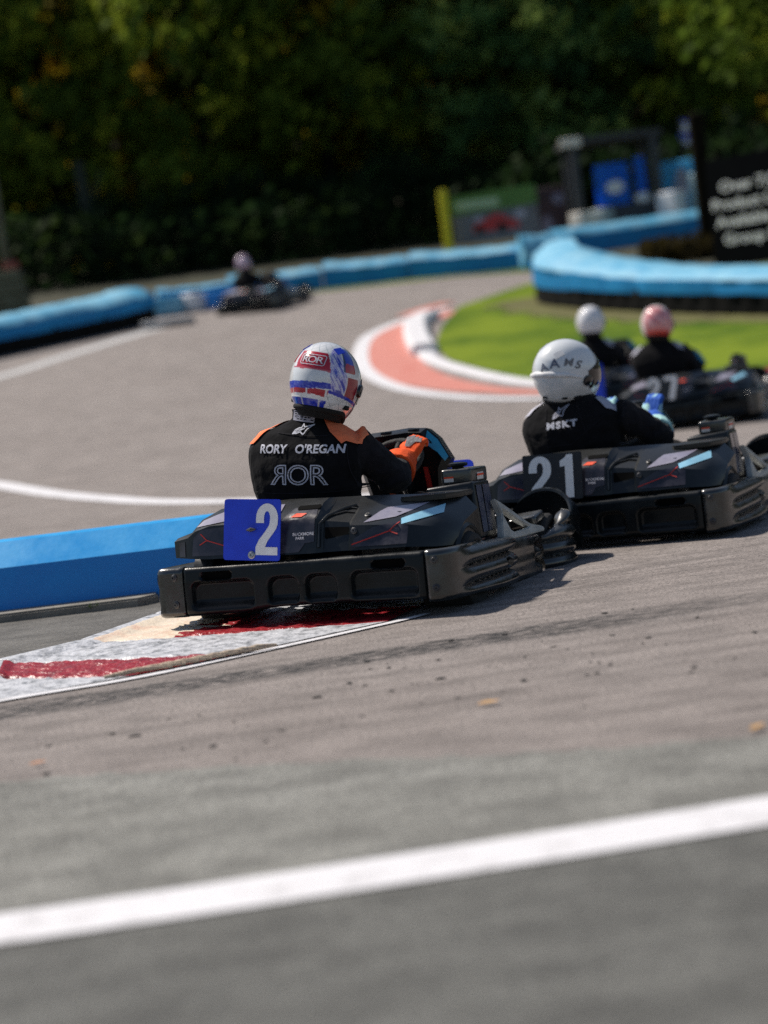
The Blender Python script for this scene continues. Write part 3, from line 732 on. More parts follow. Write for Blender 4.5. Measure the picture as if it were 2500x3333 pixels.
def make_helmet(kind, P, hi):
    H = empty('helmet'); H.parent = P
    nu, nv = (220, 130) if hi else (72, 40)
    bm = bmesh.new(); lay = bm.loops.layers.float_color.new('Col'); V = []; C = []
    a0, a1 = R(-44), R(90)
    for j in range(nv+1):
        row = []; cr = []
        for i in range(nu):
            lon = -math.pi+2*math.pi*i/nu
            f = max(0, math.cos(lon)); lo = a0-R(17)*f
            lat = lo+(a1-lo)*j/nv
            p = hsurf(lon, lat)
            p *= 1+.010*sstep(R(-27), R(-29), lat)+.006*math.exp(-((math.degrees(lat)-41)/5)**2)
            row.append(bm.verts.new(p)); cr.append(livery(kind, lon, lat))
        V.append(row); C.append(cr)
    for j in range(nv):
        for i in range(nu):
            k = (i+1) % nu
            f = bm.faces.new((V[j][i], V[j][k], V[j+1][k], V[j+1][i]))
            for l, c in zip(f.loops, (C[j][i], C[j][k], C[j+1][k], C[j+1][i])): l[lay] = (*c, 1)
    bmesh.ops.remove_doubles(bm, verts=bm.verts, dist=.0002); bmesh.ops.recalc_face_normals(bm, faces=bm.faces)
    me = bpy.data.meshes.new('shell'); bm.to_mesh(me); bm.free()
    sh = link('shell', me, MT['helmetpaint'], H, 50)
    # black rubber trim round the opening and lining above it
    mb = MB(); rim = []
    for i in range(64):
        lon = -math.pi+2*math.pi*i/64; f = max(0, math.cos(lon)); rim.append(hsurf(lon, a0-R(17)*f)*1.004)
    mb.tube(rim, .011, 8, closed=True)
    rings = [[p*1.0 for p in rim], [Vector((p.x*.90, p.y*.90, p.z-.022)) for p in rim], [Vector((p.x*.72, p.y*.72, p.z-.034)) for p in rim], [Vector((p.x*.60, p.y*.60, p.z+.03)) for p in rim]]
    mb.loft(rings, cap=True); mb.build('lining', MT['lining'], H, 60)
    # visor wrap with side pivots
    mb = MB(); g = []
    for j in range(9):
        g.append([hsurf(R(-74+148*i/30), R(-20+42*j/8*(1-.25*abs(i-15)/15)))*1.022 for i in range(31)])
    mb.loft(g, cap=False, closed_ring=False); vs = mb.build('visor', MT['visor'], H, 60)
    for sg in (1, -1):
        mb = MB(); c = hsurf(R(78*sg), R(-4)); m = c.to_track_quat('Z', 'Y').to_matrix().to_4x4(); m.translation = c
        mb.lathe([(.026, -.005), (.026, .008), (.021, .011), (.0001, .012)], m, 16); mb.build('visor_pivot', MT['visor'], vs)
        mb = MB(); c = hsurf(R(96*sg), R(-33)); mb.box(c, (.02, .035, .018), .006); mb.build('strap_anchor', MT['lining'], H)
    # top and rear aero pieces
    pm = MT['white'] if kind != 'red_blue_white' else MT['blueplate']
    for sg in (1, -1):
        mb = MB()
        mb.loft([[hsurf(R(b1), R(la))*k for b1, la, k in ((sg*118, 60, 1.0), (sg*110, 50, 1.0), (sg*110, 50, 1.022), (sg*118, 60, 1.018))],
                 [hsurf(R(b1), R(la))*k for b1, la, k in ((sg*142, 52, 1.0), (sg*132, 42, 1.0), (sg*132, 42, 1.03), (sg*142, 52, 1.028))]])
        mb.build('rear_vent', pm, H, 40)
    if kind in ('white', 'red_blue_white'):
        T = bvh_of(sh)
        if kind == 'red_blue_white':
            fr = frame((0, -1, .070), (1, 0, 0), (0, 0, 1))
            bm = text_bm('ROR', .037, .0004, 1.30, .82)
            for v in bm.verts:
                pass
            decal('helmet_lettering', bm, fr, (0, 1, 0), T, MT['thread'], H, .0015, .01)
            bm = poly_bm(line_poly(rrect(-.050, .050, -.019, .021, .007, 2)+[rrect(-.050, .050, -.019, .021, .007, 2)[0]], .003))
            decal('lettering_frame', bm, fr, (0, 1, 0), T, MT['thread'], H, .0015, .01)
        else:
            q = R(48); fr = frame((math.sin(q), -math.cos(q), .080), (math.cos(q), math.sin(q), 0), (0, 0, 1))
            for s_, x, z, rot, sz in (('A', -.072, -.010, 20, .046), ('A', -.022, .008, 6, .052), ('M', .040, .008, -10, .040), ('S', .080, -.010, -22, .040)):
                bm = text_bm(s_, sz, .001, 1.3); bmesh.ops.rotate(bm, verts=bm.verts, cent=(0, 0, 0), matrix=Matrix.Rotation(R(rot), 3, 'Z'))
                bmesh.ops.translate(bm, verts=bm.verts, vec=(x, z, 0))
                decal('helmet_lettering', bm, fr, (-math.sin(q), math.cos(q), 0), T, MT['towerfilm'] if s_ == 'A' else MT['greyfab'], H, .0015, .012)
            # raised rear ridge and exhaust vents of the plain white shell
            mb = MB(); mb.tube([hsurf(R(180-b_), R(l_))*1.0 for b_, l_ in ((-50, -6), (-25, 2), (5, 12), (35, 16), (65, 14), (92, 4))], [.006, .012, .015, .015, .012, .006], 10)
            mb.build('shell_ridge', MT['white'], H, 60)
            for b_ in (14, 58):
                mb = MB(); mb.box(hsurf(R(180-b_), R(-30))*1.012, (.026, .012, .010), .003, (0, 0, R(b_))); mb.build('exhaust_vent', MT['lining'], H)
    return H
# ------------------------------------------------------------------ terrain
YS = [-60, 8.8, 10.8, 14, 17, 20, 25, 30, 36, 42, 48, 60, 80, 104, 240]; ZS = [0, 0, -.02, -.02, -.01, .05, .3, .75, 1.4, 2.1, 2.75, 4.0, 5.6, 36, 80]
def zraw(y):
    for a, b, c, d in zip(YS[:-1], YS[1:], ZS[:-1], ZS[1:]):
        if y <= b: return c+(d-c)*(y-a)/(b-a)
    return ZS[-1]
ZI = {i: sum(zraw(i+k*.5) for k in range(-2, 3))/5 for i in range(-61, 240)}
def zg(y):
    i = math.floor(y); t = y-i; return ZI[i]*(1-t)+ZI[i+1]*t
def sheet(name, polys, dz, mat, kind='structure', parent=None, wave=0):
    bm = poly_bm(polys)
    ys = [v.co.y for v in bm.verts]
    for k in range(math.floor(min(ys))+1, math.ceil(max(ys))):
        bmesh.ops.bisect_plane(bm, geom=bm.verts[:]+bm.edges[:]+bm.faces[:], plane_co=(0, k, 0), plane_no=(0, 1, 0))
    for v in bm.verts: v.co.z = zg(v.co.y)+dz
    bm.normal_update()
    for f in bm.faces:
        if f.normal.z < 0: f.normal_flip()
    me = bpy.data.meshes.new(name); bm.to_mesh(me); bm.free()
    o = link(name, me, mat, parent, None)
    if kind: o['kind'] = kind
    return o
def band_poly(pts, w):
    # strip of constant width along a smoothed line
    P = catmull([Vector(p) for p in pts], 8); L = []; Rr = []
    for i, p in enumerate(P):
        t = (P[min(i+1, len(P)-1)]-P[max(i-1, 0)]).normalized(); n = Vector((-t.y, t.x))
        ww = w(i/(len(P)-1)) if callable(w) else w
        L.append(p+n*ww/2); Rr.append(p-n*ww/2)
    return [[tuple(L[i]), tuple(Rr[i]), tuple(Rr[i+1]), tuple(L[i+1])] for i in range(len(P)-1)]

def asphalt(name, c1, c2, streak=True):
    m = bpy.data.materials.new(name); m.use_nodes = True; nt = m.node_tree; N = nt.nodes; L = nt.links; b = N['Principled BSDF']
    tc = N.new('ShaderNodeTexCoord')
    def noise_(scale, detail=3, rough=.6, vec=None):
        n = N.new('ShaderNodeTexNoise'); n.inputs['Scale'].default_value = scale; n.inputs['Detail'].default_value = detail; n.inputs['Roughness'].default_value = rough
        L.new(vec or tc.outputs['Object'], n.inputs['Vector']); return n.outputs['Fac']
    def rng(v, a, b_, c=0, d=1):
        r = N.new('ShaderNodeMapRange'); r.inputs[1].default_value = a; r.inputs[2].default_value = b_; r.inputs[3].default_value = c; r.inputs[4].default_value = d
        L.new(v, r.inputs[0]); return r.outputs[0]
    def mix(f, a, b_):
        x = N.new('ShaderNodeMix'); x.data_type = 'RGBA'; L.new(f, x.inputs['Factor'])
        for s, v in (('A', a), ('B', b_)):
            if isinstance(v, tuple): x.inputs[s].default_value = (*v, 1)
            else: L.new(v, x.inputs[s])
        return x.outputs['Result']
    def math_(op, a, b_=None):
        n = N.new('ShaderNodeMath'); n.operation = op
        for i, v in enumerate((a, b_)):
            if v is None: continue
            if isinstance(v, (int, float)): n.inputs[i].default_value = v
            else: L.new(v, n.inputs[i])
        return n.outputs[0]
    big = rng(noise_(.9, 4), .35, .65)
    colr = mix(big, c1, c2)
    grain = rng(noise_(75, 4, .85), .40, .66)
    colr = mix(math_('MULTIPLY', grain, .75), colr, tuple(x*2.1 for x in c2))
    dk = rng(noise_(60, 4, .8), .53, .64)
    colr = mix(math_('MULTIPLY', dk, .85), colr, (.03, .029, .028))
    m4 = N.new('ShaderNodeMapping'); m4.inputs['Scale'].default_value = (1, 1.7, 1); m4.inputs['Rotation'].default_value = (0, 0, R(-14)); L.new(tc.outputs['Object'], m4.inputs[0])
    blot = rng(noise_(3.6, 5, .62, m4.outputs[0]), .42, .62)
    colr = mix(math_('MULTIPLY', blot, .40 if streak else .50), colr, tuple(x*.42 for x in c1))
    if streak:
        mp = N.new('ShaderNodeMapping'); mp.inputs['Rotation'].default_value = (0, 0, R(-12)); L.new(tc.outputs['Object'], mp.inputs[0])
        m2 = N.new('ShaderNodeMapping'); m2.inputs['Scale'].default_value = (.35, 7, 1); L.new(mp.outputs[0], m2.inputs[0])
        st = rng(noise_(1.6, 4, .6, m2.outputs[0]), .48, .74)
        colr = mix(math_('MULTIPLY', st, .50), colr, tuple(x*.45 for x in c1))
        # rubber laid down along the racing line beside the kerb
        sx = N.new('ShaderNodeSeparateXYZ'); L.new(tc.outputs['Object'], sx.inputs[0])
        lin = math_('SUBTRACT', sx.outputs[1], math_('ADD', math_('MULTIPLY', sx.outputs[0], .20), 7.30))
        m3 = N.new('ShaderNodeMapping'); m3.inputs['Scale'].default_value = (1, 4.5, 1); L.new(mp.outputs[0], m3.inputs[0])
        br = rng(noise_(11, 5, .75, m3.outputs[0]), .43, .53)
        wid = math_('ADD', .09, math_('MULTIPLY', noise_(.8, 2), .22))
        msk = rng(math_('DIVIDE', math_('ABSOLUTE', lin), wid), .55, 1.0, 1, 0)
        fade = math_('MULTIPLY', rng(sx.outputs[0], -2.2, -1.0, .8, 1), rng(sx.outputs[0], .5, 1.4, 1, .35))
        colr = mix(math_('MULTIPLY', math_('MULTIPLY', msk, br), math_('MULTIPLY', fade, 1.0)), colr, (.012, .012, .013))
        spots = rng(noise_(13, 3, .7, m3.outputs[0]), .69, .76)
        near = math_('MULTIPLY', rng(sx.outputs[1], 5.2, 5.9, 0, 1), rng(sx.outputs[1], 6.6, 7.6, 1, 0))
        colr = mix(math_('MULTIPLY', math_('MULTIPLY', spots, near), .7), colr, (.03, .028, .028))
    L.new(colr, b.inputs['Base Color']); b.inputs['Roughness'].default_value = .78; b.inputs['Specular IOR Level'].default_value = .45
    bp = N.new('ShaderNodeBump'); bp.inputs['Strength'].default_value = .55; bp.inputs['Distance'].default_value = .018
    L.new(noise_(85, 4, .85), bp.inputs['Height']); L.new(bp.outputs[0], b.inputs['Normal'])
    return m
MT['track'] = asphalt('worn_pinkish_asphalt', (.192, .164, .150), (.246, .216, .200))
MT['apron'] = asphalt('grey_asphalt', (.165, .163, .146), (.215, .213, .195), False)
MT['apron_dark'] = asphalt('dark_grey_asphalt', (.085, .086, .080), (.118, .118, .108), False)
MT['verge'] = asphalt('dark_coarse_asphalt', (.075, .072, .066), (.12, .115, .105), False)
MT['paint'] = M('worn_white_paint', (.74, .73, .75), .6, (.40, .39, .39), 9, .4, 150, ramp=(.52, .80), detail=9)
MT['oldpaint'] = M('old_white_paint', (.60, .60, .60), .6, (.30, .30, .29), 30, .5, 150, ramp=(.4, .75))
MT['kerbwhite'] = M('chipped_white_kerb_paint', (.60, .61, .64), .42, (.13, .14, .15), 20, .7, 50, ramp=(.46, .69), detail=8)
MT['kerbred'] = M('chipped_red_kerb_paint', (.36, .008, .018), .36, (.13, .010, .014), 24, .8, 55, ramp=(.42, .75), detail=8, spec=.7)
MT['kerbglare'] = M('kerb_glare_paint', (.86, .74, .58), .35, (.72, .36, .24), 7, .4, 50, ramp=(.5, .8))  # cream tone paints sun glare onto the red block
MT['kerbpale'] = M('faded_red_kerb_paint', (.55, .17, .13), .7, (.62, .26, .21), 5, .3, 60)
MT['concrete'] = M('concrete', (.26, .245, .215), .85, (.17, .16, .14), 9, .5, 90)
MT['grass'] = M('mown_grass', (.040, .095, .006), .9, (.165, .225, .016), .55, .9, 26, detail=10, spec=.1, ramp=(.36, .58))
MT['earth'] = M('dark_woodland_floor', (.022, .028, .010), .95, (.04, .036, .018), .6, .6, 8)
MT['barrier'] = M('blue_barrier_plastic', (.004, .36, .86), .38, (.006, .42, .90), 5, .15, 14, rvar=.1, detail=7, dust_toplight=.06)
MT['barrier_low'] = M('deep_shaded_blue_plastic', (.004, .23, .72), .42, (.006, .27, .78), 5, .15, 14, rvar=.1, detail=7, dust_toplight=.06)  # deeper blue paints in shade below the near wall's crease
MT['barrier_pale'] = M('pale_skylit_blue_plastic', (.06, .34, .56), .6, (.26, .52, .66), 2.6, .15, 6, rvar=.1, spec=.3, detail=7)  # upper cover made paler: sky and sun on its slope painted in
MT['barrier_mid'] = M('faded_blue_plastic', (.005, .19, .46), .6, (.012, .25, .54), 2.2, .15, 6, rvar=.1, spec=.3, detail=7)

# base ground
xs = [-120, -30, -12, 12, 30, 120]; bm = bmesh.new()
ys = [-60, -30]+list(range(-8, 100, 1))+[110, 130, 160, 200, 235]
G = [[bm.verts.new((x, y, zg(y)-.004)) for x in xs] for y in ys]
for j in range(len(ys)-1):
    for i in range(len(xs)-1): bm.faces.new((G[j][i], G[j][i+1], G[j+1][i+1], G[j+1][i]))
me = bpy.data.meshes.new('ground'); bm.to_mesh(me); bm.free(); tag(link('ground', me, MT['earth'], None, 80), kind='structure')
sheet('track', [[(-14, -6), (14, -6), (16, 20), (14, 30), (6, 30.0), (5.5, 40), (4.5, 44), (3, 45), (-3.5, 45), (-5.5, 42), (-7, 38.5), (-10, 36), (-16, 30)]], 0, MT['track'])
random.seed(5)
seam = resample(catmull([Vector(p) for p in [(6, 4.25), (2.4, 4.85), (.87, 5.12), (.35, 5.24), (-.36, 5.51), (-1.14, 5.76), (-3, 6.3), (-6, 7.2)]], 10), 240)
seam = [(p.x, p.y+.06*noise.noise(Vector((p.x*3, 0, 1)))+.05*noise.noise(Vector((p.x*15, 0, 4)))) for p in seam]
sheet('apron', [[p, q, (q[0], -5), (p[0], -5)] for p, q in zip(seam[:-1], seam[1:])], .004, MT['apron'])
low = [(-6, 3.75), (-3.2, 3.9), (-1.7, 4.02), (-.855, 4.09), (-.089, 4.17), (.714, 4.28), (1.8, 4.46), (3, 4.66), (8, 5.0)]
sheet('lower_apron', [[(8, -5), (-6, -5)]+low], .008, MT['apron_dark'])
gi = [(1.75, 37.4), (1.52, 36.0), (1.31, 34.62), (1.12, 32.5), (1.09, 31.2), (1.18, 29.8), (1.56, 28.0), (1.99, 26.23), (2.65, 24.6), (3.4, 23.9), (4.2, 23.75), (5.5, 24.6), (9, 27), (14, 29.5), (13, 36), (3.2, 40.0), (2.6, 39)]
sheet('grass', [gi], .010, MT['grass'])
sheet('grass', [[(-3.0, 44.6), (-.5, 44.45), (2, 44.2), (3.9, 43.2), (4.4, 42.0), (3.6, 42.4), (2, 43.55), (-.5, 43.85)]], .012, MT['grass'])
MT['dry'] = M('trodden_dry_grass', (.085, .075, .022), .95, (.13, .13, .03), 1.6, .6, 20, detail=8)
random.seed(9)
ed = resample(catmull([Vector(p) for p in [(9.2, 26.4), (7.2, 28.2), (5.6, 30.2), (4.45, 32.1), (3.68, 33.6), (3.15, 34.9), (2.85, 36.2), (2.75, 37.4)]], 8), 110)
for k in range(1): sheet('grass', [[(ed[i].x+.9, ed[i].y+.4), (ed[i+1].x+.9, ed[i+1].y+.4), (ed[i+1].x-.25-.45*random.Random(i+1).random()*(i > 50), ed[i+1].y-.2), (ed[i].x-.25-.45*random.Random(i).random()*(i > 50), ed[i].y-.2)] for i in range(109)], .016, MT['dry'])
# white lines
sheet('white_line', band_poly([(-3.6, 3.93), (-1.7, 4.06), (-.855, 4.124), (-.475, 4.158), (-.089, 4.205), (.306, 4.258), (.714, 4.322), (1.8, 4.50), (3, 4.72)], .235), .012, MT['paint'])
sheet('white_line', band_poly([(-6.5, 28), (-4.9, 23.6), (-3.86, 21.6), (-3.03, 19.85), (-2.45, 18.7), (-1.84, 17.55), (-1.11, 16.55), (-.43, 15.75), (.5, 15)], .26), .004, MT['paint'])
sheet('white_line', band_poly([(-7.8, 32.0), (-6.05, 35.2), (-5.15, 37.4), (-4.12, 39.6), (-3.4, 41)], .36), .004, MT['oldpaint'])
# far kerb round the grass infield
outer = [(1.53, 37.5), (.75, 36.3), (.12, 34.5), (-.06, 32.1), (.0, 29.65), (.38, 27.2), (1.08, 25.3), (1.80, 24.1), (2.6, 23.35), (3.4, 22.9), (4.4, 22.9)]
tag(sheet('kerb', band_poly(outer, .24), .008, MT['paint'])).name = 'white_line'
mid = [(1.62, 36.9), (.98, 35.7), (.42, 34.2), (.34, 32.0), (.42, 29.75), (.78, 27.55), (1.40, 25.8), (2.15, 24.5), (3.0, 23.75)]
sheet('kerb', band_poly(mid, lambda t: .34+.5*math.sin(min(1, t*1.3)*math.pi)**.7), .006, MT['kerbpale'])
# white blocks standing on the inside of that kerb
bl = catmull([Vector(p) for p in [(1.15, 36.0), (.93, 35.2), (.86, 34), (.84, 32.4), (.88, 31.0)]], 8)
bl2 = catmull([Vector(p) for p in [(.88, 31.0), (.97, 29.8), (1.35, 27.9), (1.80, 26.2), (2.4, 24.75), (3.1, 24.0)]], 8)
def raised(name, P, w, h, mat):
    mb = MB(); rings = []
    for i, p in enumerate(P):
        t = (P[min(i+1, len(P)-1)]-P[max(i-1, 0)]).normalized(); n = Vector((-t.y, t.x)); a = p+n*w/2; b = p-n*w/2; z = zg(p.y)
        rings.append([(b.x, b.y, z), (b.x, b.y, z+h*.6), (b.x+n.x*.06, b.y+n.y*.06, z+h), (a.x-n.x*.06, a.y-n.y*.06, z+h), (a.x, a.y, z+h*.6), (a.x, a.y, z)])
    mb.loft(rings); return tag(mb.build(name, mat, None, 40), kind='structure')
raised('kerb', bl, .40, .16, MT['paint']); raised('kerb', bl2, .26, .06, MT['paint'])
sheet('kerb', band_poly([(.75, 36.9), (1.15, 37.7), (1.6, 38.3)], .34), .014, MT['kerbpale'])
sheet('kerb', band_poly([(4.15, 23.9), (4.6, 23.95), (5.5, 24.5), (7, 25.6)], .55), .016, MT['kerbred'])
# near kerb: red and white blocks rising from the track edge to a raised back lip
Fp = [(-2.6, 6.75), (-1.9, 7.12), (-.95, 7.49), (-.57, 7.74), (-.04, 8.13), (.10, 8.50), (.16, 8.95), (.2, 9.5)]
Bp = [(-3.2, 7.25), (-2.25, 7.45), (-1.50, 7.72), (-1.56, 8.10), (-1.27, 8.42), (-1.03, 9.05), (-.86, 9.65), (-.7, 10.2)]
mats = [MT['kerbwhite'], MT['kerbred']]; seq = [1, 0, 1, 0, 1, 0, 1]
bm = bmesh.new(); random.seed(3)
for s in range(len(seq)):
    nu, nv = 46, 46; rows = []
    for i in range(nu+1):
        row = []
        for j in range(nv+1):
            u = i/nu; v = j/nv
            f = Vector(Fp[s]).lerp(Vector(Fp[s+1]), u); b = Vector(Bp[s]).lerp(Vector(Bp[s+1]), u)
            p = f.lerp(b, v); ed = min(u, 1-u)*12
            h = .006+.024*(v**1.25)+.016*sstep(.90, .95, v)-.010*(1-sstep(0, .28, ed))
            nn = noise.noise(Vector((p.x*16, p.y*16, s*9)))*.6+noise.noise(Vector((p.x*42, p.y*42, s*5)))
            h += (.009 if seq[s] else .006)*nn*sstep(0, .12, v)*sstep(1, .9, v)
            row.append(bm.verts.new((p.x, p.y, zg(p.y)+max(.006, h))))
        rows.append(row)
    for i in range(nu):
        for j in range(nv):
            fc = bm.faces.new((rows[i][j], rows[i+1][j], rows[i+1][j+1], rows[i][j+1])); fc.material_index = seq[s]
            if j >= nv-2: fc.material_index = 2
            elif s == 4 and j > nv*(.66+.14*noise.noise(Vector((i*.18, 2, 6)))): fc.material_index = 3  # painted glare patch towards the back of this block
    for i in range(nu):
        a, b = rows[i][nv], rows[i+1][nv]
        c, d = bm.verts.new((a.co.x, a.co.y+.02, -.02)), bm.verts.new((b.co.x, b.co.y+.02, -.02)); fc = bm.faces.new((a, b, d, c)); fc.material_index = 2
bmesh.ops.recalc_face_normals(bm, faces=bm.faces)
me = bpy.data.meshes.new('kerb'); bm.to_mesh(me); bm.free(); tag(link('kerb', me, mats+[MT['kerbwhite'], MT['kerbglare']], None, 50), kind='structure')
# ribbed concrete wedge set into the front of the red block
MT['rib'] = M('pale_ribbed_concrete', (.52, .42, .30), .6, (.40, .30, .22), 30, .5, 90)
mb = MB()
for k in range(9):
    a = Vector((-1.06+.058*k, 7.49+.028*k, .012)); L_ = .24-.012*k
    mb.tube([a, a+Vector((L_*.5, .012, .010)), a+Vector((L_, .045, .004))], [.006, .010, .005], 8)
tag(mb.build('kerb', MT['rib'], None, 50), kind='structure')
# white edge line in front of the kerb
sheet('white_line', band_poly([(-2.6, 6.69), (-1.9, 7.06), (-1.35, 7.30), (-.95, 7.43), (-.57, 7.68), (-.04, 8.07), (.12, 8.22)], lambda t: .07-.03*t), .006, MT['paint'])
sheet('verge', [[(-1.0, 9.62), (-1.03, 9.1), (-1.25, 8.44), (-1.54, 8.14), (-2.2, 7.5), (-6, 7.2), (-6, 10.4), (-.7, 10.4), (-.75, 9.9)]], .005, MT['verge'])
mb = MB(); mb.prism([(-6, 9.93), (-1.18, 9.83), (-1.10, 9.92), (-1.14, 10.24), (-6, 10.24)], Matrix.Translation((0, 0, -.02)), .055, .01); tag(mb.build('footing', MT['concrete'], None, 40), kind='structure')
# weeds in the joint
MT['weed'] = M('weed_leaf', (.14, .26, .02), .7, (.08, .16, .02), 30)
def weed(x, y, n, s):
    bm = bmesh.new()
    for k in range(n):
        a = random.uniform(0, 6.28); l = s*random.uniform(.5, 1); d = Vector((math.cos(a), math.sin(a), random.uniform(.4, 1.4))).normalized(); sd = d.cross(Vector((0, 0, 1))).normalized()*l*.16
        o = Vector((x+random.uniform(-.02, .02), y+random.uniform(-.02, .02), .0)); P = [o, o+d*l*.5+sd, o+d*l, o+d*l*.5-sd]
        bm.faces.new([bm.verts.new(p) for p in P])
    me = bpy.data.meshes.new('weed'); bm.to_mesh(me); bm.free(); return link('weed', me, MT['weed'], None, 60)
tag(weed(-1.42, 9.86, 26, .055), 'small green weed growing in the joint below the blue wall', 'weed')
tag(weed(-1.74, 9.88, 14, .03), 'tiny brownish weed at the left end of the concrete footing', 'weed')

# ------------------------------------------------------------------ blue wall beside the kerb
mb = MB()
prof = [(10.02, .0), (10.02, .235), (10.14, .350), (10.30, .352), (10.36, .22), (10.36, .0)]
for a, b in ((-6.0, -3.4), (-3.39, -.78)):
    mb.loft([[(x, y-.012*(x+1.9), z) for y, z in prof] for x in (a, b)])
bw = mb.bm; bmesh.ops.bevel(bw, geom=[e for e in bw.edges if e.calc_face_angle(0) > R(20)], offset=.012, segments=3, affect='EDGES')
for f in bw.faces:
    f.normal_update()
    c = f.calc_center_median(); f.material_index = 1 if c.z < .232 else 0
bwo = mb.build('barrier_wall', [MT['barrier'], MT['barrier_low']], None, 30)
tag(bwo, 'low smooth bright blue wall behind the red and white kerb at left', 'wall')

# ------------------------------------------------------------------ tyre walls and far barriers
MT['oldtyre'] = M('old_black_tyres', (.006, .006, .006), .9, (.011, .011, .010), 6, .3, 30, spec=.12)
def tyre_wall(name, pts, h, hb, depth, label, cat, lumps=.035, pale=.55, n=90, group=None, sag=.1):
    P = resample(catmull([Vector(p) for p in pts], 10), n); root = empty(name, (P[0].x, P[0].y, zg(P[0].y)))
    tag(root, label, cat, group)
    inv = Matrix.Translation(-root.location)
    def rings(prof, amp, seed, fr=None):
        out = []
        for i, p in enumerate(P):
            t = (P[min(i+1, n-1)]-P[max(i-1, 0)]).normalized(); nn = Vector((t.y, -t.x)); z0 = zg(p.y)
            e = min(1, min(i, n-1-i)/2); r = []
            for d, z in prof:
                w = noise.noise(Vector((i*.35, z*5, seed)))*amp+noise.noise(Vector((i*.12, z*2, seed+9)))*amp
                w += .028*noise.noise(Vector((i*.22, 5.5, seed))) if d > .04 else 0
                dd = d*(.7+.3*e)+w-(.045*math.exp(-(((i % 13)-6)/.7)**2) if n > 40 else 0)
                zz = hb+(z-hb)*(1-sag*sstep(0, .42, i/n)) if z > hb else z
                r.append(inv @ Vector((p.x+nn.x*dd, p.y+nn.y*dd, z0+zz+w*.8)))
            out.append(r)
        return out
    if hb > 0:
        out = []
        for i, p in enumerate(P):
            t = (P[min(i+1, n-1)]-P[max(i-1, 0)]).normalized(); nn = Vector((t.y, -t.x)); z0 = zg(p.y)
            k = abs(math.sin(i/n*n/3*math.pi))**.5*lumps
            out.append([inv @ Vector((p.x+nn.x*d, p.y+nn.y*d, z0+z)) for d, z in ((-.02+k, 0), (k+.01, hb*.25), (k-.02, hb*.5), (k+.01, hb*.75), (k-.02, hb+.03), (-depth, hb+.03), (-depth, 0))])
        mb = MB(); mb.loft(out); mb.build('tyre_row', MT['oldtyre'], root, 50)
    hm = hb+(h-hb)*(1-pale)
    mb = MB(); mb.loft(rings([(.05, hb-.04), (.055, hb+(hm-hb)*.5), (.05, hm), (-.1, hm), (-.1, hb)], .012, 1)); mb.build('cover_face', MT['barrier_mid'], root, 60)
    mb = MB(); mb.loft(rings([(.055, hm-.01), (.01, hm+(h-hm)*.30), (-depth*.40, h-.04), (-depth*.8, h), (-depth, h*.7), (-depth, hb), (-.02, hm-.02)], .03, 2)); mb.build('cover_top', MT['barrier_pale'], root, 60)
    return root
tyre_wall('tyre_barrier', [(9.5, 26.7), (7.4, 28.5), (5.82, 30.5), (4.65, 32.4), (3.9, 33.9), (3.4, 35.1), (3.08, 36.2), (3.15, 37.4)][::-1], .98, .35, .9, 'tyre barrier with pale sagging blue cover along the right edge of the grass', 'barrier', pale=.5, sag=.46)
tyre_wall('tyre_barrier', [(-9.5, 35.6), (-7.9, 37.2), (-6.57, 38.5), (-5.3, 39.8), (-4.35, 40.9), (-4.0, 41.8)], .77, .33, .9, 'tyre barrier with blue cover over black tyres at the left edge of the track', 'barrier', pale=.55)
def far_seg(a, b, h, label, pale=.3):
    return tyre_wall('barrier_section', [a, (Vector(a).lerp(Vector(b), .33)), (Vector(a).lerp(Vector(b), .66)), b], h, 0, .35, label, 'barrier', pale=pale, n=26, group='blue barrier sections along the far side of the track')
far_seg((-2.62, 44.3), (-.70, 44.6), .55, 'blue barrier section behind the far kart and its driver', .3)
far_seg((-.66, 44.6), (1.10, 44.3), .57, 'blue barrier section, middle one of the far straight wall', .3)
far_seg((1.14, 44.3), (3.55, 43.5), .57, 'blue barrier section of the far wall below the green advert board', .3)
far_seg((3.45, 43.2), (4.55, 43.6), .74, 'pale blue barrier section turned sideways at the track exit', .75)
far_seg((4.3, 45.2), (8.8, 47.5), .62, 'long blue barrier section in front of the marshal shelter', .35)
far_seg((-4.05, 43.6), (-2.55, 44.0), .50, 'low blue barrier section between the left tyre wall and the far kart', .15)
def block(name, c, size, mat, label, cat, rot=0, bev=.04, yaw=0):
    mb = MB(); mb.box((0, 0, size[2]/2), size, bev, (0, 0, rot), 3); o = mb.build(name, mat, None, 40); o.location = (c[0], c[1], zg(c[1])+(c[2] if len(c) > 2 else 0)); return tag(o, label, cat)
MT['whiteplastic'] = M('white_plastic', (.85, .86, .87), .45, (.74, .76, .78), 3)
MT['cream'] = M('cream_paint', (.86, .79, .68), .6, (.74, .68, .58), 3)
block('marker_block', (-3.28, 42.9), (.38, .4, .36), MT['whiteplastic'], 'white plastic marker block in front of the low blue barrier', 'block', -.75)
block('marker_block', (-3.85, 42.8), (.70, .4, .36), MT['barrier_pale'], 'pale blue plastic marker block left of the white one', 'block')
block('marker_block', (-2.72, 43.0), (.60, .4, .34), MT['barrier_low'], 'deep blue plastic marker block right of the white one', 'block')
block('kerb_block', (-3.65, 40.75), (.95, 1.0, .10), MT['oldpaint'], 'flat pinkish white kerb block on the track at the end of the left tyre wall', 'kerb block', 0, .03)

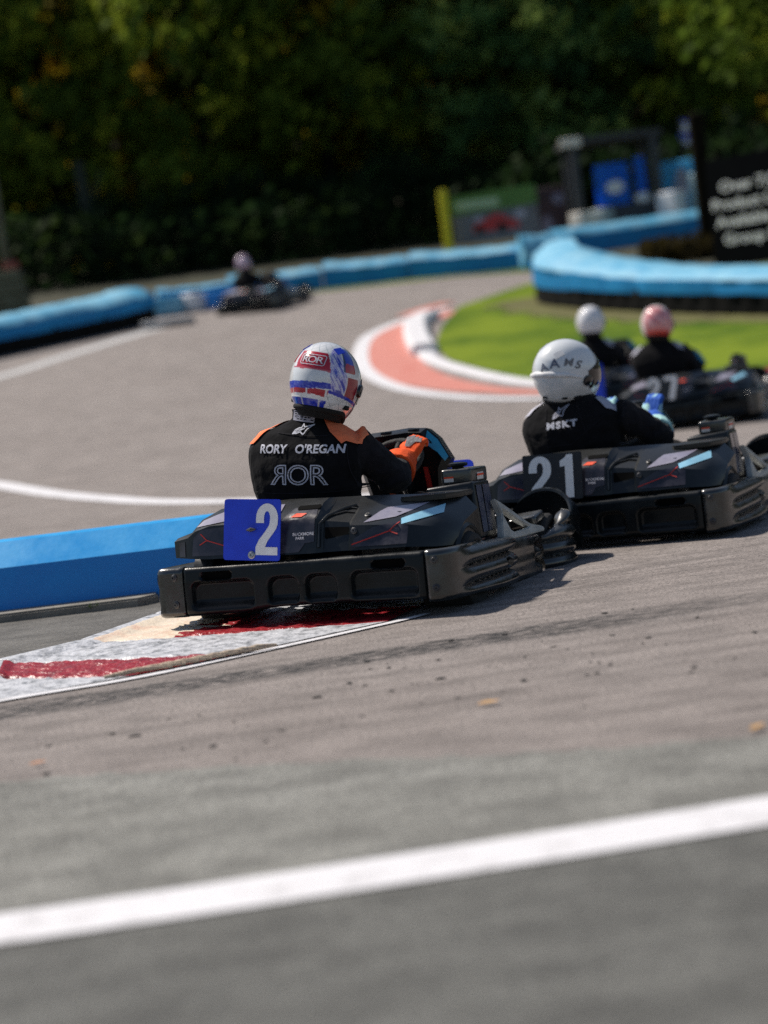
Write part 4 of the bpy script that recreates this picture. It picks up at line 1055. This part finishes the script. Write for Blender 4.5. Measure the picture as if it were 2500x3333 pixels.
# ------------------------------------------------------------------ sign, shelter, advert board and other things behind
MT['signblack'] = M('black_sign_board', (.002, .0024, .0035), .9, (.003, .004, .005), 3, spec=.03)
MT['wood'] = M('weathered_timber', (.10, .085, .06), .85, (.06, .05, .035), 6, .5, 30, stretch=(0, (1, 1, .1)))
MT['darkwood'] = M('dark_bark', (.007, .006, .004), .95, (.012, .010, .006), 5, .6, 20, spec=.05)
MT['grey'] = M('dark_grey_cladding', (.035, .04, .05), .6, (.05, .055, .065), 2)
MT['greyp'] = M('grey_post_paint', (.055, .058, .062), .6, (.04, .042, .045), 4)
S = empty('sign_board', (6.49, 38.6, zg(38.6))); tag(S, 'big black sign board with rows of white lettering behind the right barrier', 'sign')
fr = frame((0, 0, 0), (.60, -.80, .0), (-.10, .14, 1)); W, B0, B1 = 4.8, .0, 1.95
mb = MB(); mb.prism([(0, B0), (W, B0), (W, B1), (0, B1)], fr, -.05, .01); sb = mb.build('board', MT['signblack'], S)
for x in (.25, 4.4): 
    mb = MB(); mb.box(fr @ Vector((x, .9, -.10)), (.1, .1, 2.3), .01); mb.build('post', MT['darkwood'], S)
for txt, x, z, s in (('Over 7,000', .20, 1.42, .35), ('Product Lines', .06, 1.11, .35), ('Available Now', .09, .80, .35), ('Group Stores', .19, .48, .35), ('co.uk', .95, .24, .22)):
    bm = text_bm(txt, s*.74, .006, 1.42)
    x0 = min(v.co.x for v in bm.verts)-x*.65; 
    me = bpy.data.meshes.new('lettering'); bm.to_mesh(me); bm.free(); o = link('lettering', me, MT['white'], sb, None)
    o.matrix_local = fr @ Matrix.Translation((x-x0, z+.0, .006))
tag(block('tree_stump', (6.92, 41.5), (.30, .34, 2.75), MT['darkwood'], 'dark bare trunk standing left of the black sign', 'trunk', 0, .1))
# shelter
MT['deepblue'] = M('deep_blue_banner', (.02, .26, .92), .5, (.03, .30, .95), 2)
MT['lightbanner'] = M('light_blue_banner', (.16, .66, .95), .5, (.24, .72, .95), 2)
sh = empty('shelter', (6.6, 51.5, zg(51.5))); tag(sh, 'small open timber shelter hung with blue banners behind the far barrier', 'shelter')
z0 = 2.95-zg(51.5); 
mb = MB(); mb.prism([(-1.35, -1.0), (1.0, -1.0), (1.0, 1.0), (-1.35, 1.0)], Matrix.Translation((0, 0, z0+2.25)), .16, .02); mb.build('roof', MT['greyp'], sh)
mb = MB(); mb.box((-1.18, -1.04, z0+2.30), (.50, .10, .22), .02); mb.build('fascia', MT['cream'], sh)
for x, y in ((-1.12, -.9), (.78, -.9), (-1.12, .9), (.78, .9)):
    mb = MB(); mb.box((x, y, z0+1.1), (.20, .20, 2.4), .02); mb.build('post', MT['greyp'], sh)
mb = MB(); mb.box((-.1, -.92, z0+.25), (1.5, .06, .95), .01); mb.build('side_panel', MT['grey'], sh)
mb = MB(); mb.box((-.30, -.95, z0+1.22), (.80, .03, .98), .004); bn = mb.build('banner', MT['deepblue'], sh)
mb = MB(); mb.ico((-.24, -.975, z0+1.15), .22, 2, (1.0, .05, .72)); mb.build('banner_emblem', MT['white'], bn, None)
mb = MB(); mb.box((.40, -.86, z0+1.3), (.24, .03, 1.0), .004); mb.build('banner', MT['deepblue'], sh)
mb = MB(); mb.ico((.40, -.9, z0+.82), .16, 2, (1.2, .3, .9)); mb.build('banner_emblem', MT['white'], sh, None)
o = block('banner_board', (8.1, 51.4, -.35), (1.35, .06, 1.85), MT['lightbanner'], 'light blue banner board standing right of the shelter', 'banner', -.5)
mb = MB(); mb.prism([(-.3, 1.0), (-.1, 1.6), (.1, 1.7), (.25, 1.2), (.0, .95)], frame((-.02, -.036, 0), (math.cos(.5), -math.sin(.5), 0), (0, 0, 1)), .004); mb.build('banner_emblem', MT['patchwhite'], o)
block('white_cabinet', (7.55, 49.9, -.30), (.56, .46, 1.15), MT['whiteplastic'], 'square white cabinet below the light blue banner', 'cabinet', -.75)
block('white_cabinet', (8.4, 50.0, -.30), (.62, .5, 1.5), M('pale_aqua_plastic', (.42, .58, .60), .5, (.35, .5, .52), 3), 'pale aqua cabinet at the right end of the shelter', 'cabinet', -.75)
block('cream_bin', (5.35, 49.5, -.35), (.36, .4, 1.0), MT['cream'], 'cream coloured bin standing by the left post of the shelter', 'bin', -.75)
block('pale_bin', (5.9, 49.8, -.30), (.42, .4, .95), M('pale_grey_plastic', (.34, .42, .42), .5, (.28, .35, .36), 3), 'pale grey bin standing right of the cream one', 'bin', -.75)
for m_ in (MT['deepblue'], MT['lightbanner']):
    nt = m_.node_tree; pb = nt.nodes['Principled BSDF']; tr = nt.nodes.new('ShaderNodeBsdfTranslucent'); tr.inputs['Color'].default_value = pb.inputs['Base Color'].default_value
    ms = nt.nodes.new('ShaderNodeMixShader'); ms.inputs[0].default_value = .6
    nt.links.new(pb.outputs[0], ms.inputs[1]); nt.links.new(tr.outputs[0], ms.inputs[2]); nt.links.new(ms.outputs[0], nt.nodes['Material Output'].inputs['Surface'])
# flag
F_ = empty('flag', (8.42, 52.5, zg(52.5))); tag(F_, 'white and blue flag on a thin pole above the light blue banner', 'flag')
mb = MB(); mb.tube([(0, 0, 0), (-.05, 0, 2.5)], .022, 8); mb.build('flag_pole', MT['greyp'], F_)
mb = MB(); V = []
for i in range(9):
    V.append([(-.05+.07*math.sin(i*.9)-.02*i*(0), .05*math.sin(i*1.3), 2.45-i*.08), (.16+.05*math.sin(i*.9+1), .05*math.sin(i*1.3+1), 2.40-i*.075)])
mb.loft(V, cap=False, closed_ring=False); fo = mb.build('flag_cloth', [MT['white'], MT['blueplate']], F_, 60)
for f in fo.data.polygons: f.material_index = 1 if f.index in (0, 4, 5) else 0
# advert board with green top and red kart picture
A = empty('advert_board', (2.46, 50.6, zg(50.6))); tag(A, 'low advert board, green above and grey below, beside a yellow post', 'sign')
fr = frame((0, 0, 3.38-zg(50.6)), (1, .05, .012), (0, 0, 1)); AW = 2.05
MT['adgreen'] = M('green_print', (.08, .19, .03), .5, (.11, .24, .035), 2)
mb = MB(); mb.prism([(0, .50), (AW, .56), (AW, 1.02), (0, .96)], fr, -.04, .004); g1 = mb.build('green_panel', MT['adgreen'], A)
mb = MB(); mb.prism([(0, -.2), (AW, -.2), (AW, .558), (0, .498)], fr, -.04, .004); g2 = mb.build('grey_panel', M('grey_print', (.12, .125, .135), .5, (.20, .20, .22), 1.5), A)
MT['adpale'] = M('pale_green_print', (.46, .60, .36), .6); MT['adred'] = M('red_print', (.60, .03, .03), .5, (.48, .05, .05), 3)
mb = MB(); mb.prism(rrect(.10, 1.15, .62, .82, .08), fr, .004); mb.build('printed_band', MT['adpale'], g1)
mb = MB(); mb.prism([(.45, .05), (.50, .25), (.75, .33), (1.0, .45), (1.2, .42), (1.3, .30), (1.55, .22), (1.6, .05)], fr, .004); mb.build('printed_kart', MT['adred'], g2)
for x, z, r in ((.62, .10, .10), (1.15, .10, .12)):
    mb = MB(); mb.lathe([(r, .0), (r, .007), (.0001, .007)], fr @ Matrix.Translation((x, z, 0)), 16); mb.build('printed_wheel', MT['rubber'], g2, None)
for x, s_, r in ((1.62, .8, .15), (.62, .8, .1)):
    mb = MB(); mb.ico(fr @ Vector((x, .36, .006)), r, 2, (1, .05, s_)); mb.build('printed_patch', MT['patchwhite'], g2, None)
yp = block('yellow_post', (2.28, 50.3, -.2), (.20, .2, 1.72), M('yellow_paint', (.80, .68, .01), .5, (.70, .60, .01), 3), 'yellow post at the left end of the advert board', 'post', 0, .03)
# marshals' cluttered red and dark boards left of the shelter
o = block('dark_board', (4.85, 51.2, -.3), (.75, .08, 1.55), M('dark_maroon_print', (.035, .014, .018), .6, (.055, .02, .028), 2), 'dark maroon board with pale figures left of the shelter', 'sign')
lp = M('lilac_print', (.22, .20, .28), .6)
for c_, r_, s_ in (((-.12, -.05, .62), .2, (.75, .1, 1.3)), ((.2, -.05, 1.25), .15, (1, .1, .9))):
    mb = MB(); mb.ico(c_, r_, 2, s_); mb.build('printed_patch', lp, o, None)
# timber stand and pole at the left edge
st_ = empty('timber_stand', (-7.62, 46, zg(46))); tag(st_, 'weathered timber stand with a pale pole at the left edge of the photo', 'stand')
MT['straw'] = M('weathered_pale_timber', (.17, .16, .10), .9, (.12, .105, .06), 4, .5, 14)
mb = MB()
for k in range(4): mb.box((0-.02*k, 0, .16+.27*k), (1.20-.05*k, .8, .255), .03)
mb.build('stacked_beams', MT['straw'], st_)
mb = MB(); mb.box((.18, 0, 2.15), (.15, .15, 2.3), .02, (0, R(-1), 0)); mb.build('pole', MT['straw'], st_)
mb = MB(); mb.box((.30, -.05, 1.20), (.34, .2, .2), .05); mb.build('red_lamp', M('dull_red_plastic', (.26, .06, .04), .6), st_)

# ------------------------------------------------------------------ karts and drivers
def kmat(x, y, z, yaw, roll, pitch):
    return Matrix.Translation((x, y, z)) @ Matrix.Rotation(R(-yaw), 4, 'Z') @ Matrix.Rotation(R(roll), 4, 'Y') @ Matrix.Rotation(R(pitch), 4, 'X')
GK = 'black rental karts racing on the track'
karts = [
    (kmat(-.0315, 9.1327, -.0435, 22, .59, -2.5), '2', True, 'black rental kart with blue number 2 plate, two wheels on the kerb'),
    (kmat(1.3262, 10.76, -.0606, 23, -.36, -.5), '21', False, 'black rental kart numbered 21 at the right behind the nearest kart'),
    (kmat(2.95, 19.3, .01, 14, -2, .8), '27', False, 'black rental kart numbered 27 further back at the right edge'),
    (kmat(2.54, 22.0, .08, 15, -1, 2), '', None, 'blurred black kart in front of number 27, half hidden by its rival'),
    (kmat(-1.80, 41.8, 2.02, 24, -3, 3), '', None, 'small far kart alone on the track by the far blue barrier'),
]
K0 = make_kart(); roots = [K0]+[copy_tree(K0) for _ in karts[1:]]
for k, (m, t, blue, lab) in zip(roots, karts):
    k.matrix_world = m; tag(k, lab, 'kart', GK)
    if t in ('21', '27'):
        for c in kids(k):
            if c.name.split('.')[0] == 'front_plate': bpy.data.objects.remove(c)
        for c in kids(k):
            if c.name.split('.')[0] in ('front_panel', 'steering_wheel', 'front_plate', 'steering_column'): c.location = (-.14, 0, -.06)
    if blue is not None: add_plate(k, t, blue)
# blue plate on the rear of the kart ahead of number 27
fr = frame((-.10, -.90, .40), (1, 0, 0), (0, .1, 1)); mb = MB(); mb.prism(rrect(-.13, .13, -.20, .17, .015), fr, -.004, .001); mb.build('number_plate', MT['blueplate'], roots[3])

def back_print(suit, T, P):
    Y = (0, 1, 0)
    fr = frame((-.088, -1, .698), (1, 0, -.085), (.085, 0, 1))
    decal('name_lettering', text_bm("RORY   O'REGAN", .0475, .0014, 1.0, 1.0), fr, Y, T, MT['thread'], P, .003, .012)
    for ch, x in (('R', -.083), ('O', .0), ('R', .083)):
        bm = text_bm(ch, .112, 0, 1.10, 1, .0026)
        if x < 0:
            for v in bm.verts: v.co.x *= -1
            bmesh.ops.reverse_faces(bm, faces=bm.faces)
        for v in bm.verts: v.co.z = 0
        bmesh.ops.dissolve_degenerate(bm, edges=bm.edges, dist=.0001)
        decal('initial_lettering', bm, frame((-.096+x, -1, .592-x*.085), (1, 0, -.085), (.085, 0, 1)), Y, T, MT['thread'], P, .003, .012)
STAR = [(-.95, -.42), (-.80, -.08), (-.50, .10), (-.22, .13), (-.10, .50), (.06, .20), (1.0, .42), (.38, -.02), (.22, -.42), (.12, -.50), (-.02, -.40), (-.20, -.26), (-.55, -.40), (-.95, -.42)]
SWISH = [(-.85, -.36), (-.60, -.10), (-.30, -.02), (.10, .05), (-.25, -.12), (-.60, -.28), (-.85, -.36)]
def star_print(P, T, c, w, rot=0, fill=True, mat='thread'):
    def ro(p): return (p[0]*math.cos(rot)-p[1]*math.sin(rot), p[0]*math.sin(rot)+p[1]*math.cos(rot))
    pts = [ro((x*w, y*w)) for x, y in STAR]; sw = [ro((x*w, y*w)) for x, y in SWISH]
    decal('star_logo', poly_bm(line_poly(pts, .0048)+line_poly(sw, .0034)), frame((c[0], -1, c[1]), (1, 0, -.085), (.085, 0, 1)), (0, 1, 0), T, MT[mat], P, .003, .012)
def back2(suit, T, P):
    back_print(suit, T, P); star_print(P, T, (-.088, .779), .042)
coral = [([(-.350, .225), (-.325, .300), (-.26, .350), (-.195, .365), (-.205, .315), (-.262, .262), (-.315, .205)], MT['coral']),
         ([(-.020, .305), (-.005, .375), (.06, .362), (.13, .315), (.165, .255), (.150, .205), (.092, .198), (.078, .180), (.025, .230)], MT['coral'])]
make_person('driver in black and orange suit with red, blue and white helmet on the nearest kart', karts[0][0],
            dict(patches=coral, tagc=True, gdec=True, back=back2, helmet='red_blue_white', glove=MT['orange']))
def shift(L, dx, dz, lean=0): return [(x+dx+lean*(z-.3), y, z+dz, *r) for x, y, z, *r in L]
base = dict(tors=[(-.10, -.36, .20, .205, .145, 0), (-.112, -.42, .36, .212, .135, 0), (-.118, -.455, .47, .222, .128, 0), (-.118, -.47, .55, .236, .130, 0), (-.115, -.47, .62, .246, .128, 0),
                  (-.108, -.455, .675, .246, .118, 0), (-.100, -.435, .725, .205, .105, 0), (-.094, -.42, .76, .14, .09, 0), (-.09, -.41, .785, .085, .078, 0), (-.088, -.40, .82, .070, .07, 0)],
            rarm=[(.10, -.43, .67), (.165, -.36, .60), (.205, -.25, .53), (.155, -.10, .58), (.145, -.03, .60)],
            larm=[(-.285, -.42, .67), (-.30, -.31, .61), (-.29, -.18, .55), (-.19, -.06, .59), (-.13, .0, .61)])
def posed(dx, dz, lean, **kw):
    d = {k: shift(v, dx, dz, lean) for k, v in base.items()}; d.update(kw); return d
def back21(suit, T, P):
    star_print(P, T, (-.212, .690), .046, .35, mat='greythread')
    decal('team_lettering', text_bm('MSKT', .043, .0022, 1.25, 1.25), frame((-.203, -1, .628), (1, 0, .04), (-.04, 0, 1)), (0, 1, 0), T, MT['thread'], P, .003, .012)
    Y = (0, 1, 0); fr = frame((0, -1, 0), (1, 0, 0), (0, 0, 1))
    for pts in ([(-.29, .71), (-.285, .60), (-.28, .52)], [(-.135, .735), (-.11, .66), (-.075, .56)], [(-.42, .60), (-.28, .53), (-.16, .53), (-.06, .60), (.0, .65)]):
        decal('suit_seam', poly_bm(line_poly(pts, .004)), fr, Y, T, MT['suit2'], P, .002, .015)
pale = lambda dx, dz: [([(-.340+dx, .20+dz), (-.32+dx, .27+dz), (-.25+dx, .31+dz), (-.235+dx, .265+dz), (-.30+dx, .195+dz)], MT['patchwhite']),
                       ([(.13+dx, .20+dz), (.115+dx, .27+dz), (.04+dx, .31+dz), (.03+dx, .265+dz), (.09+dx, .195+dz)], MT['patchwhite'])]
MT['glovemix'] = M('blue_teal_white_glove_fabric', (.012, .10, .50), .8, (.45, .75, .72), 14, .3, 60, ramp=(.46, .54), detail=1)
make_person('driver in plain black suit with white helmet on the kart numbered 21', karts[1][0],
            posed(-.05, -.02, -.10, helmet='white', head=(-.195, -.44, .878), hrot=(8, 18, -42), hs=1.07, patches=pale(-.085, -.02), back=back21, glove=MT['glovemix'],
                  rarm=[(.03, -.43, .645), (.13, -.33, .575), (.17, -.2, .50), (.125, -.08, .54), (.10, -.02, .575)], rhand=(.10, -.01, .60), rdir=(.05, .35, .95), larm=[(-.365, -.42, .64), (-.36, -.30, .58), (-.32, -.17, .54), (-.23, -.06, .58), (-.17, .0, .60)], lhand=(-.14, .01, .62)), .009)
make_person('driver in black suit with pink and white helmet on the kart numbered 27', karts[2][0],
            posed(-.10, .025, -.05, rarm=[(-0.030, -.43, .69), (0.025, -.36, .61), (0.040, -.25, .52), (-0.020, -.10, .48), (-0.060, -.03, .48)], rhand=(-0.060, -.02, .49), helmet='pink', head=(-.20, -.44, .955), hrot=(-10, 6, -4), patches=pale(-.12, 0), glove=MT['teal']), .013)
make_person('driver in black suit with plain white helmet on the kart ahead of number 27', karts[3][0],
            posed(.0, .03, -.02, rarm=[(0.080, -.43, .69), (0.135, -.36, .61), (0.150, -.25, .52), (0.090, -.10, .48), (0.050, -.03, .48)], rhand=(0.050, -.02, .49), helmet='plain', head=(-.09, -.44, .975), hrot=(-6, 4, -2), patches=pale(-.01, 0), glove=MT['suit2']), .013)
make_person('driver in black with lilac helmet on the far kart by the blue barrier', karts[4][0],
            posed(.0, .03, 0, rarm=[(0.080, -.43, .69), (0.135, -.36, .61), (0.150, -.25, .52), (0.090, -.10, .48), (0.050, -.03, .48)], rhand=(0.050, -.02, .49), helmet='lilac', head=(-.09, -.43, .975), hrot=(-6, 0, 20), glove=MT['suit2']), .014)

# ------------------------------------------------------------------ bits lying on the track
MT['leaf'] = M('dry_autumn_leaf', (.55, .34, .12), .7, (.42, .20, .06), 40); MT['leafo'] = M('brown_orange_leaf', (.48, .18, .05), .7, (.35, .12, .03), 40)
def leaf(x, y, s, rot, mat, label):
    bm = bmesh.new(); P = [(-1, 0, .0), (-.5, .38, .22), (.1, .45, .3), (.6, .25, .2), (1, 0, .35), (.6, -.25, .12), (.1, -.4, .18), (-.5, -.3, .1)]
    vs = [bm.verts.new((a*s, b*s, c*s*.6)) for a, b, c in P]; m = bm.verts.new((0, 0, .02*s))
    for k in range(8): bm.faces.new((vs[k], vs[(k+1) % 8], m))
    me = bpy.data.meshes.new('fallen_leaf'); bm.to_mesh(me); bm.free(); o = link('fallen_leaf', me, mat, None, 80)
    o.location = (x, y, zg(y)+.009); o.rotation_euler = (0, 0, rot); return tag(o, label, 'leaf', 'fallen leaves on the asphalt')
leaf(-1.06, 5.94, .026, .3, MT['leafo'], 'brown orange leaf on the asphalt near the left edge')
leaf(.23, 6.02, .034, .1, MT['leaf'], 'pale yellow leaf on the asphalt in the middle of the track')
leaf(.855, 5.2, .030, .8, MT['leaf'], 'blurred tan leaf on the asphalt at the right edge')
random.seed(11); bm = bmesh.new()
for k in range(130):
    x = random.uniform(-1.4, 1.7); y = random.choice((random.gauss(6.4, .35), random.gauss(6.4, .35), random.gauss(7.15, .2)))+x*.12
    if x < -.3 and random.random() < .55: continue
    s = random.choice((.003, .004, .005, .006, .008, .010)); 
    o = bmesh.ops.create_icosphere(bm, subdivisions=1, radius=s, matrix=Matrix.Translation((x, y, zg(y)+s*.25)) @ Matrix.Rotation(random.random()*3, 4, 'Z') @ Matrix.Diagonal((random.uniform(.9, 2.2), 1, .4, 1)))
    for v in o['verts']: v.co += Vector((random.uniform(-1, 1), random.uniform(-1, 1), 0))*s*.3
me = bpy.data.meshes.new('rubber_crumbs'); bm.to_mesh(me); bm.free(); tag(link('rubber_crumbs', me, MT['rubber'], None, None), 'black tyre rubber crumbs scattered over the asphalt', 'debris', kind='stuff')

# ------------------------------------------------------------------ woods
def leafmat(name, c1, c2, c3):
    m = bpy.data.materials.new(name); m.use_nodes = True; nt = m.node_tree; N = nt.nodes; L = nt.links; b = N['Principled BSDF']
    a = N.new('ShaderNodeVertexColor'); a.layer_name = 'tint'; r = N.new('ShaderNodeValToRGB'); e = r.color_ramp.elements
    e[0].position = .0; e[0].color = (*c1, 1); e[1].position = 1; e[1].color = (*c3, 1); x = e.new(.55); x.color = (*c2, 1)
    L.new(a.outputs['Color'], r.inputs[0]); L.new(r.outputs[0], b.inputs['Base Color']); b.inputs['Roughness'].default_value = .75; b.inputs['Specular IOR Level'].default_value = .1
    tr = N.new('ShaderNodeBsdfTranslucent'); L.new(r.outputs[0], tr.inputs['Color']); ms = N.new('ShaderNodeMixShader'); ms.inputs[0].default_value = .5
    L.new(b.outputs[0], ms.inputs[1]); L.new(tr.outputs[0], ms.inputs[2]); L.new(ms.outputs[0], N['Material Output'].inputs['Surface'])
    return m
LM = [leafmat('green_leaves', (.028, .062, .010), (.14, .21, .026), (.38, .42, .04)),
      leafmat('olive_leaves', (.044, .056, .010), (.29, .25, .02), (.60, .40, .03)),
      leafmat('blue_green_leaves', (.030, .080, .030), (.15, .29, .09), (.42, .50, .11))]
def crown_mesh(seed, rx, rz, clumps, per, ls):
    rnd = random.Random(seed); bm = bmesh.new(); lay = bm.loops.layers.float_color.new('tint')
    for c in range(clumps):
        while True:
            p = Vector((rnd.uniform(-1, 1), rnd.uniform(-1, 1), rnd.uniform(-1, 1)))
            if .35 < p.length < 1: break
        taper = 1-.35*max(0, p.z)
        c0 = Vector((p.x*rx*taper, p.y*rx*taper, p.z*rz)); cr = rnd.uniform(.35, .75)*rx*.32; t0 = rnd.random()
        for k in range(per):
            q = c0+Vector((rnd.gauss(0, 1), rnd.gauss(0, 1), rnd.gauss(0, .7)))*cr*.6
            n = Vector((rnd.gauss(0, 1), rnd.gauss(0, 1), rnd.gauss(.6, 1))).normalized(); u = n.orthogonal().normalized(); v = n.cross(u); s = ls*rnd.uniform(.6, 1.3)
            f = bm.faces.new([bm.verts.new(q+u*s*a+v*s*b) for a, b in ((-1, 0), (0, -.55), (1, 0), (0, .55))])
            t = min(1, max(0, t0*.85+rnd.random()*.15))
            for l in f.loops: l[lay] = (t, t, t, 1)
    me = bpy.data.meshes.new('crown'); bm.to_mesh(me); bm.free(); return me
CR = [crown_mesh(21+i, 2.6, 4.3, 150, 34, .17) for i in range(4)]
def tree(name, x, y, h, w, mi, ci, label, bare=0):
    t = empty(name, (x, y, zg(y))); tag(t, label, 'tree', 'trees of the wood behind the track')
    me = CR[ci].copy(); me.materials.clear(); me.materials.append(LM[mi]); o = bpy.data.objects.new('crown', me); col.objects.link(o); o.parent = t
    zc = bare+(h-bare)/2; o.location = (0, 0, zc); o.scale = (w/2.6, w/2.6, (h-bare)/8.6); o.rotation_euler = (0, 0, x*1.7)
    mb = MB(); mb.tube(catmull([(0, 0, 0), (.1, .05, h*.3), (-.05, 0, h*.6), (.05, 0, h*.85)], 4), [.24-.015*k for k in range(13)], 8)
    rnd = random.Random(int(x*100))
    for k in range(5):
        a = rnd.uniform(0, 6.28); zz = h*rnd.uniform(.3, .65); mb.tube([(0, 0, zz), (math.cos(a)*w*.4, math.sin(a)*w*.4, zz+h*.12), (math.cos(a)*w*.7, math.sin(a)*w*.7, zz+h*.2)], [.09, .06, .03], 6)
    mb.build('trunk', MT['darkwood'], t)
    return t
TR = [(-10.6, 57, 13, 3.0, 0, 0, 'tall green tree at the far left edge of the wood'),
      (-7.6, 56, 9.0, 2.6, 0, 1, 'lower dark green tree above the left tyre wall'),
      (-6.6, 60, 14, 3.0, 1, 2, 'tall olive tree with yellowing top, second from the left'),
      (-3.6, 56, 11.5, 2.8, 0, 3, 'green tree behind the low blue barrier section'),
      (-2.6, 60, 15, 3.3, 1, 0, 'tall tree with an orange tinge above the far kart'),
      (-.4, 56.5, 11, 2.9, 0, 1, 'dark green tree behind the middle of the far barrier'),
      (1.2, 59.5, 14.5, 3.1, 1, 2, 'tall dark olive tree above the middle of the far barrier'),
      (2.8, 57, 8.0, 2.6, 2, 3, 'round blue green tree behind the advert board'),
      (4.0, 62, 15, 3.2, 1, 1, 'tall golden olive tree above the advert board'),
      (6.0, 57, 9.0, 2.6, 2, 0, 'dark tree standing right behind the shelter'),
      (7.4, 61, 14.5, 3.1, 1, 3, 'tall yellow green tree above the shelter roof'),
      (9.6, 57, 13, 2.8, 0, 2, 'dark green tree behind the flag'),
      (10.2, 46.5, 10.5, 2.6, 0, 1, 'dark tree hanging over the black sign at the right edge', ),
      (11.6, 60, 15, 3.1, 1, 0, 'tall tree at the right edge of the wood')]
for x, y, h, w, mi, ci, lab in TR:
    if y > 50: y += 4.5; x *= 1.07; h *= 1.08; w *= 1.10
    tree('woodland_tree', x, y, h, w, mi, ci, lab, 2.2 if y < 50 else .4)
MT['birch'] = M('pale_birch_bark', (.16, .16, .145), .8, (.05, .05, .04), 3)
t = empty('birch_tree', (9.9, 63.5, zg(63.5))); tag(t, 'thin pale birch stem among the trees above the flag', 'tree')
mb = MB(); mb.tube(catmull([(.1, 0, 0), (.0, 0, 3), (-.25, 0, 5.5), (-.5, 0, 8.5)], 6), [.10-.003*k for k in range(19)], 8); mb.build('trunk', MT['birch'], t)
me = crown_mesh(77, 1.4, 2.2, 30, 24, .15); me.materials.append(LM[1]); o = bpy.data.objects.new('crown', me); col.objects.link(o); o.parent = t; o.location = (-.5, .3, 7.5)
# pale bare trunk low in the undergrowth at left
t = empty('dead_tree', (-6.9, 57.5, zg(57.5))); tag(t, 'bare grey green trunk rising behind the end of the left tyre wall', 'tree')
mb = MB(); mb.tube(catmull([(0, 0, -.2), (.03, 0, 1), (-.05, 0, 2.2), (-.1, 0, 3.2)], 5), [.20-.004*k for k in range(16)], 10); mb.tube([(-.03, 0, 1.6), (.25, 0, 2.3), (.45, 0, 2.9)], [.07, .05, .03], 6); mb.build('trunk', M('mossy_bark', (.030, .040, .026), .9, (.02, .027, .017), 5), t)
def mass(name, seed, x0, x1, y0, y1, h0, h1, n, ls, mat, label, cat):
    rnd = random.Random(seed); bm = bmesh.new(); lay = bm.loops.layers.float_color.new('tint')
    for k in range(n):
        x = rnd.uniform(x0, x1); y = rnd.uniform(y0, y1); top = h0+(h1-h0)*(.5+.5*noise.noise(Vector((x*.35, y*.3, seed))))
        q = Vector((x, y, zg(y)+rnd.random()*top)); nn = Vector((rnd.gauss(0, 1), rnd.gauss(0, 1), rnd.gauss(.5, 1))).normalized(); u = nn.orthogonal().normalized(); v = nn.cross(u); s = ls*rnd.uniform(.6, 1.3)
        f = bm.faces.new([bm.verts.new(q+u*s*a+v*s*b) for a, b in ((-1, 0), (0, -.6), (1, 0), (0, .6))])
        t = min(1, max(0, .35+.7*noise.noise(Vector((x*.5, q.z*.7, y*.3)))+rnd.uniform(-.15, .15)))
        for l in f.loops: l[lay] = (t, t, t, 1)
    me = bpy.data.meshes.new(name); bm.to_mesh(me); bm.free(); o = link(name, me, mat, None, None); return tag(o, label, cat, kind='stuff')
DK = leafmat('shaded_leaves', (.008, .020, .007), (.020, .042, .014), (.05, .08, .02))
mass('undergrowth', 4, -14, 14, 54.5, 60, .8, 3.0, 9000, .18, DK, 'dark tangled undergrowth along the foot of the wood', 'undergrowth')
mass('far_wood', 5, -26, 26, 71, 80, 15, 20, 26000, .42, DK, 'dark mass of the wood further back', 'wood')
mass('bank_shrub', 6, 5.6, 7.6, 40.5, 42.0, .2, .7, 900, .10, leafmat('dry_brown_leaves', (.03, .024, .008), (.06, .045, .015), (.10, .07, .02)), 'brownish low shrub on the bank between the right barrier and the black sign', 'shrub')

# ------------------------------------------------------------------ camera, light
cam = bpy.data.cameras.new('camera'); co = bpy.data.objects.new('camera', cam); col.objects.link(co); sc.camera = co
p, r = R(4.46), R(7.0)
f = Vector((0, math.cos(p), -math.sin(p))); u0 = Vector((0, math.sin(p), math.cos(p))); r0 = Vector((1, 0, 0))
rv = r0*math.cos(r)-u0*math.sin(r); uv = u0*math.cos(r)+r0*math.sin(r)
m = Matrix((rv, uv, -f)).transposed().to_4x4(); m.translation = (0, 0, 1.06); co.matrix_world = m
cam.sensor_fit = 'VERTICAL'; cam.sensor_height = 36; cam.lens = 4581/2212*36; cam.clip_start = .1; cam.clip_end = 600
cam.dof.use_dof = True; cam.dof.focus_distance = 8.75; cam.dof.aperture_fstop = 1.32
SUN_EL, SUN_AZ = 54, -54     # azimuth measured from straight ahead, negative to the left
sd = Vector((math.sin(R(SUN_AZ))*math.cos(R(SUN_EL)), math.cos(R(SUN_AZ))*math.cos(R(SUN_EL)), math.sin(R(SUN_EL))))
sl = bpy.data.lights.new('sun', 'SUN'); sl.energy = 5.0; sl.angle = R(1.6); sl.color = (1, .925, .83)
so = bpy.data.objects.new('sun', sl); col.objects.link(so); so.rotation_euler = sd.to_track_quat('Z', 'Y').to_euler(); so.location = (-20, 10, 20)
w = bpy.data.worlds.new('World'); sc.world = w; w.use_nodes = True
sk = w.node_tree.nodes.new('ShaderNodeTexSky'); sk.sky_type = 'NISHITA'; sk.sun_disc = False
sk.sun_elevation = R(SUN_EL); sk.sun_rotation = R(SUN_AZ)
bg = w.node_tree.nodes['Background']; bg.inputs['Strength'].default_value = .085
w.node_tree.links.new(sk.outputs[0], bg.inputs['Color'])
sc.view_settings.view_transform = 'Standard'; sc.view_settings.look = 'None'; sc.view_settings.exposure = 0
sc.render.engine = 'CYCLES'; sc.cycles.max_bounces = 6; sc.cycles.use_denoising = False
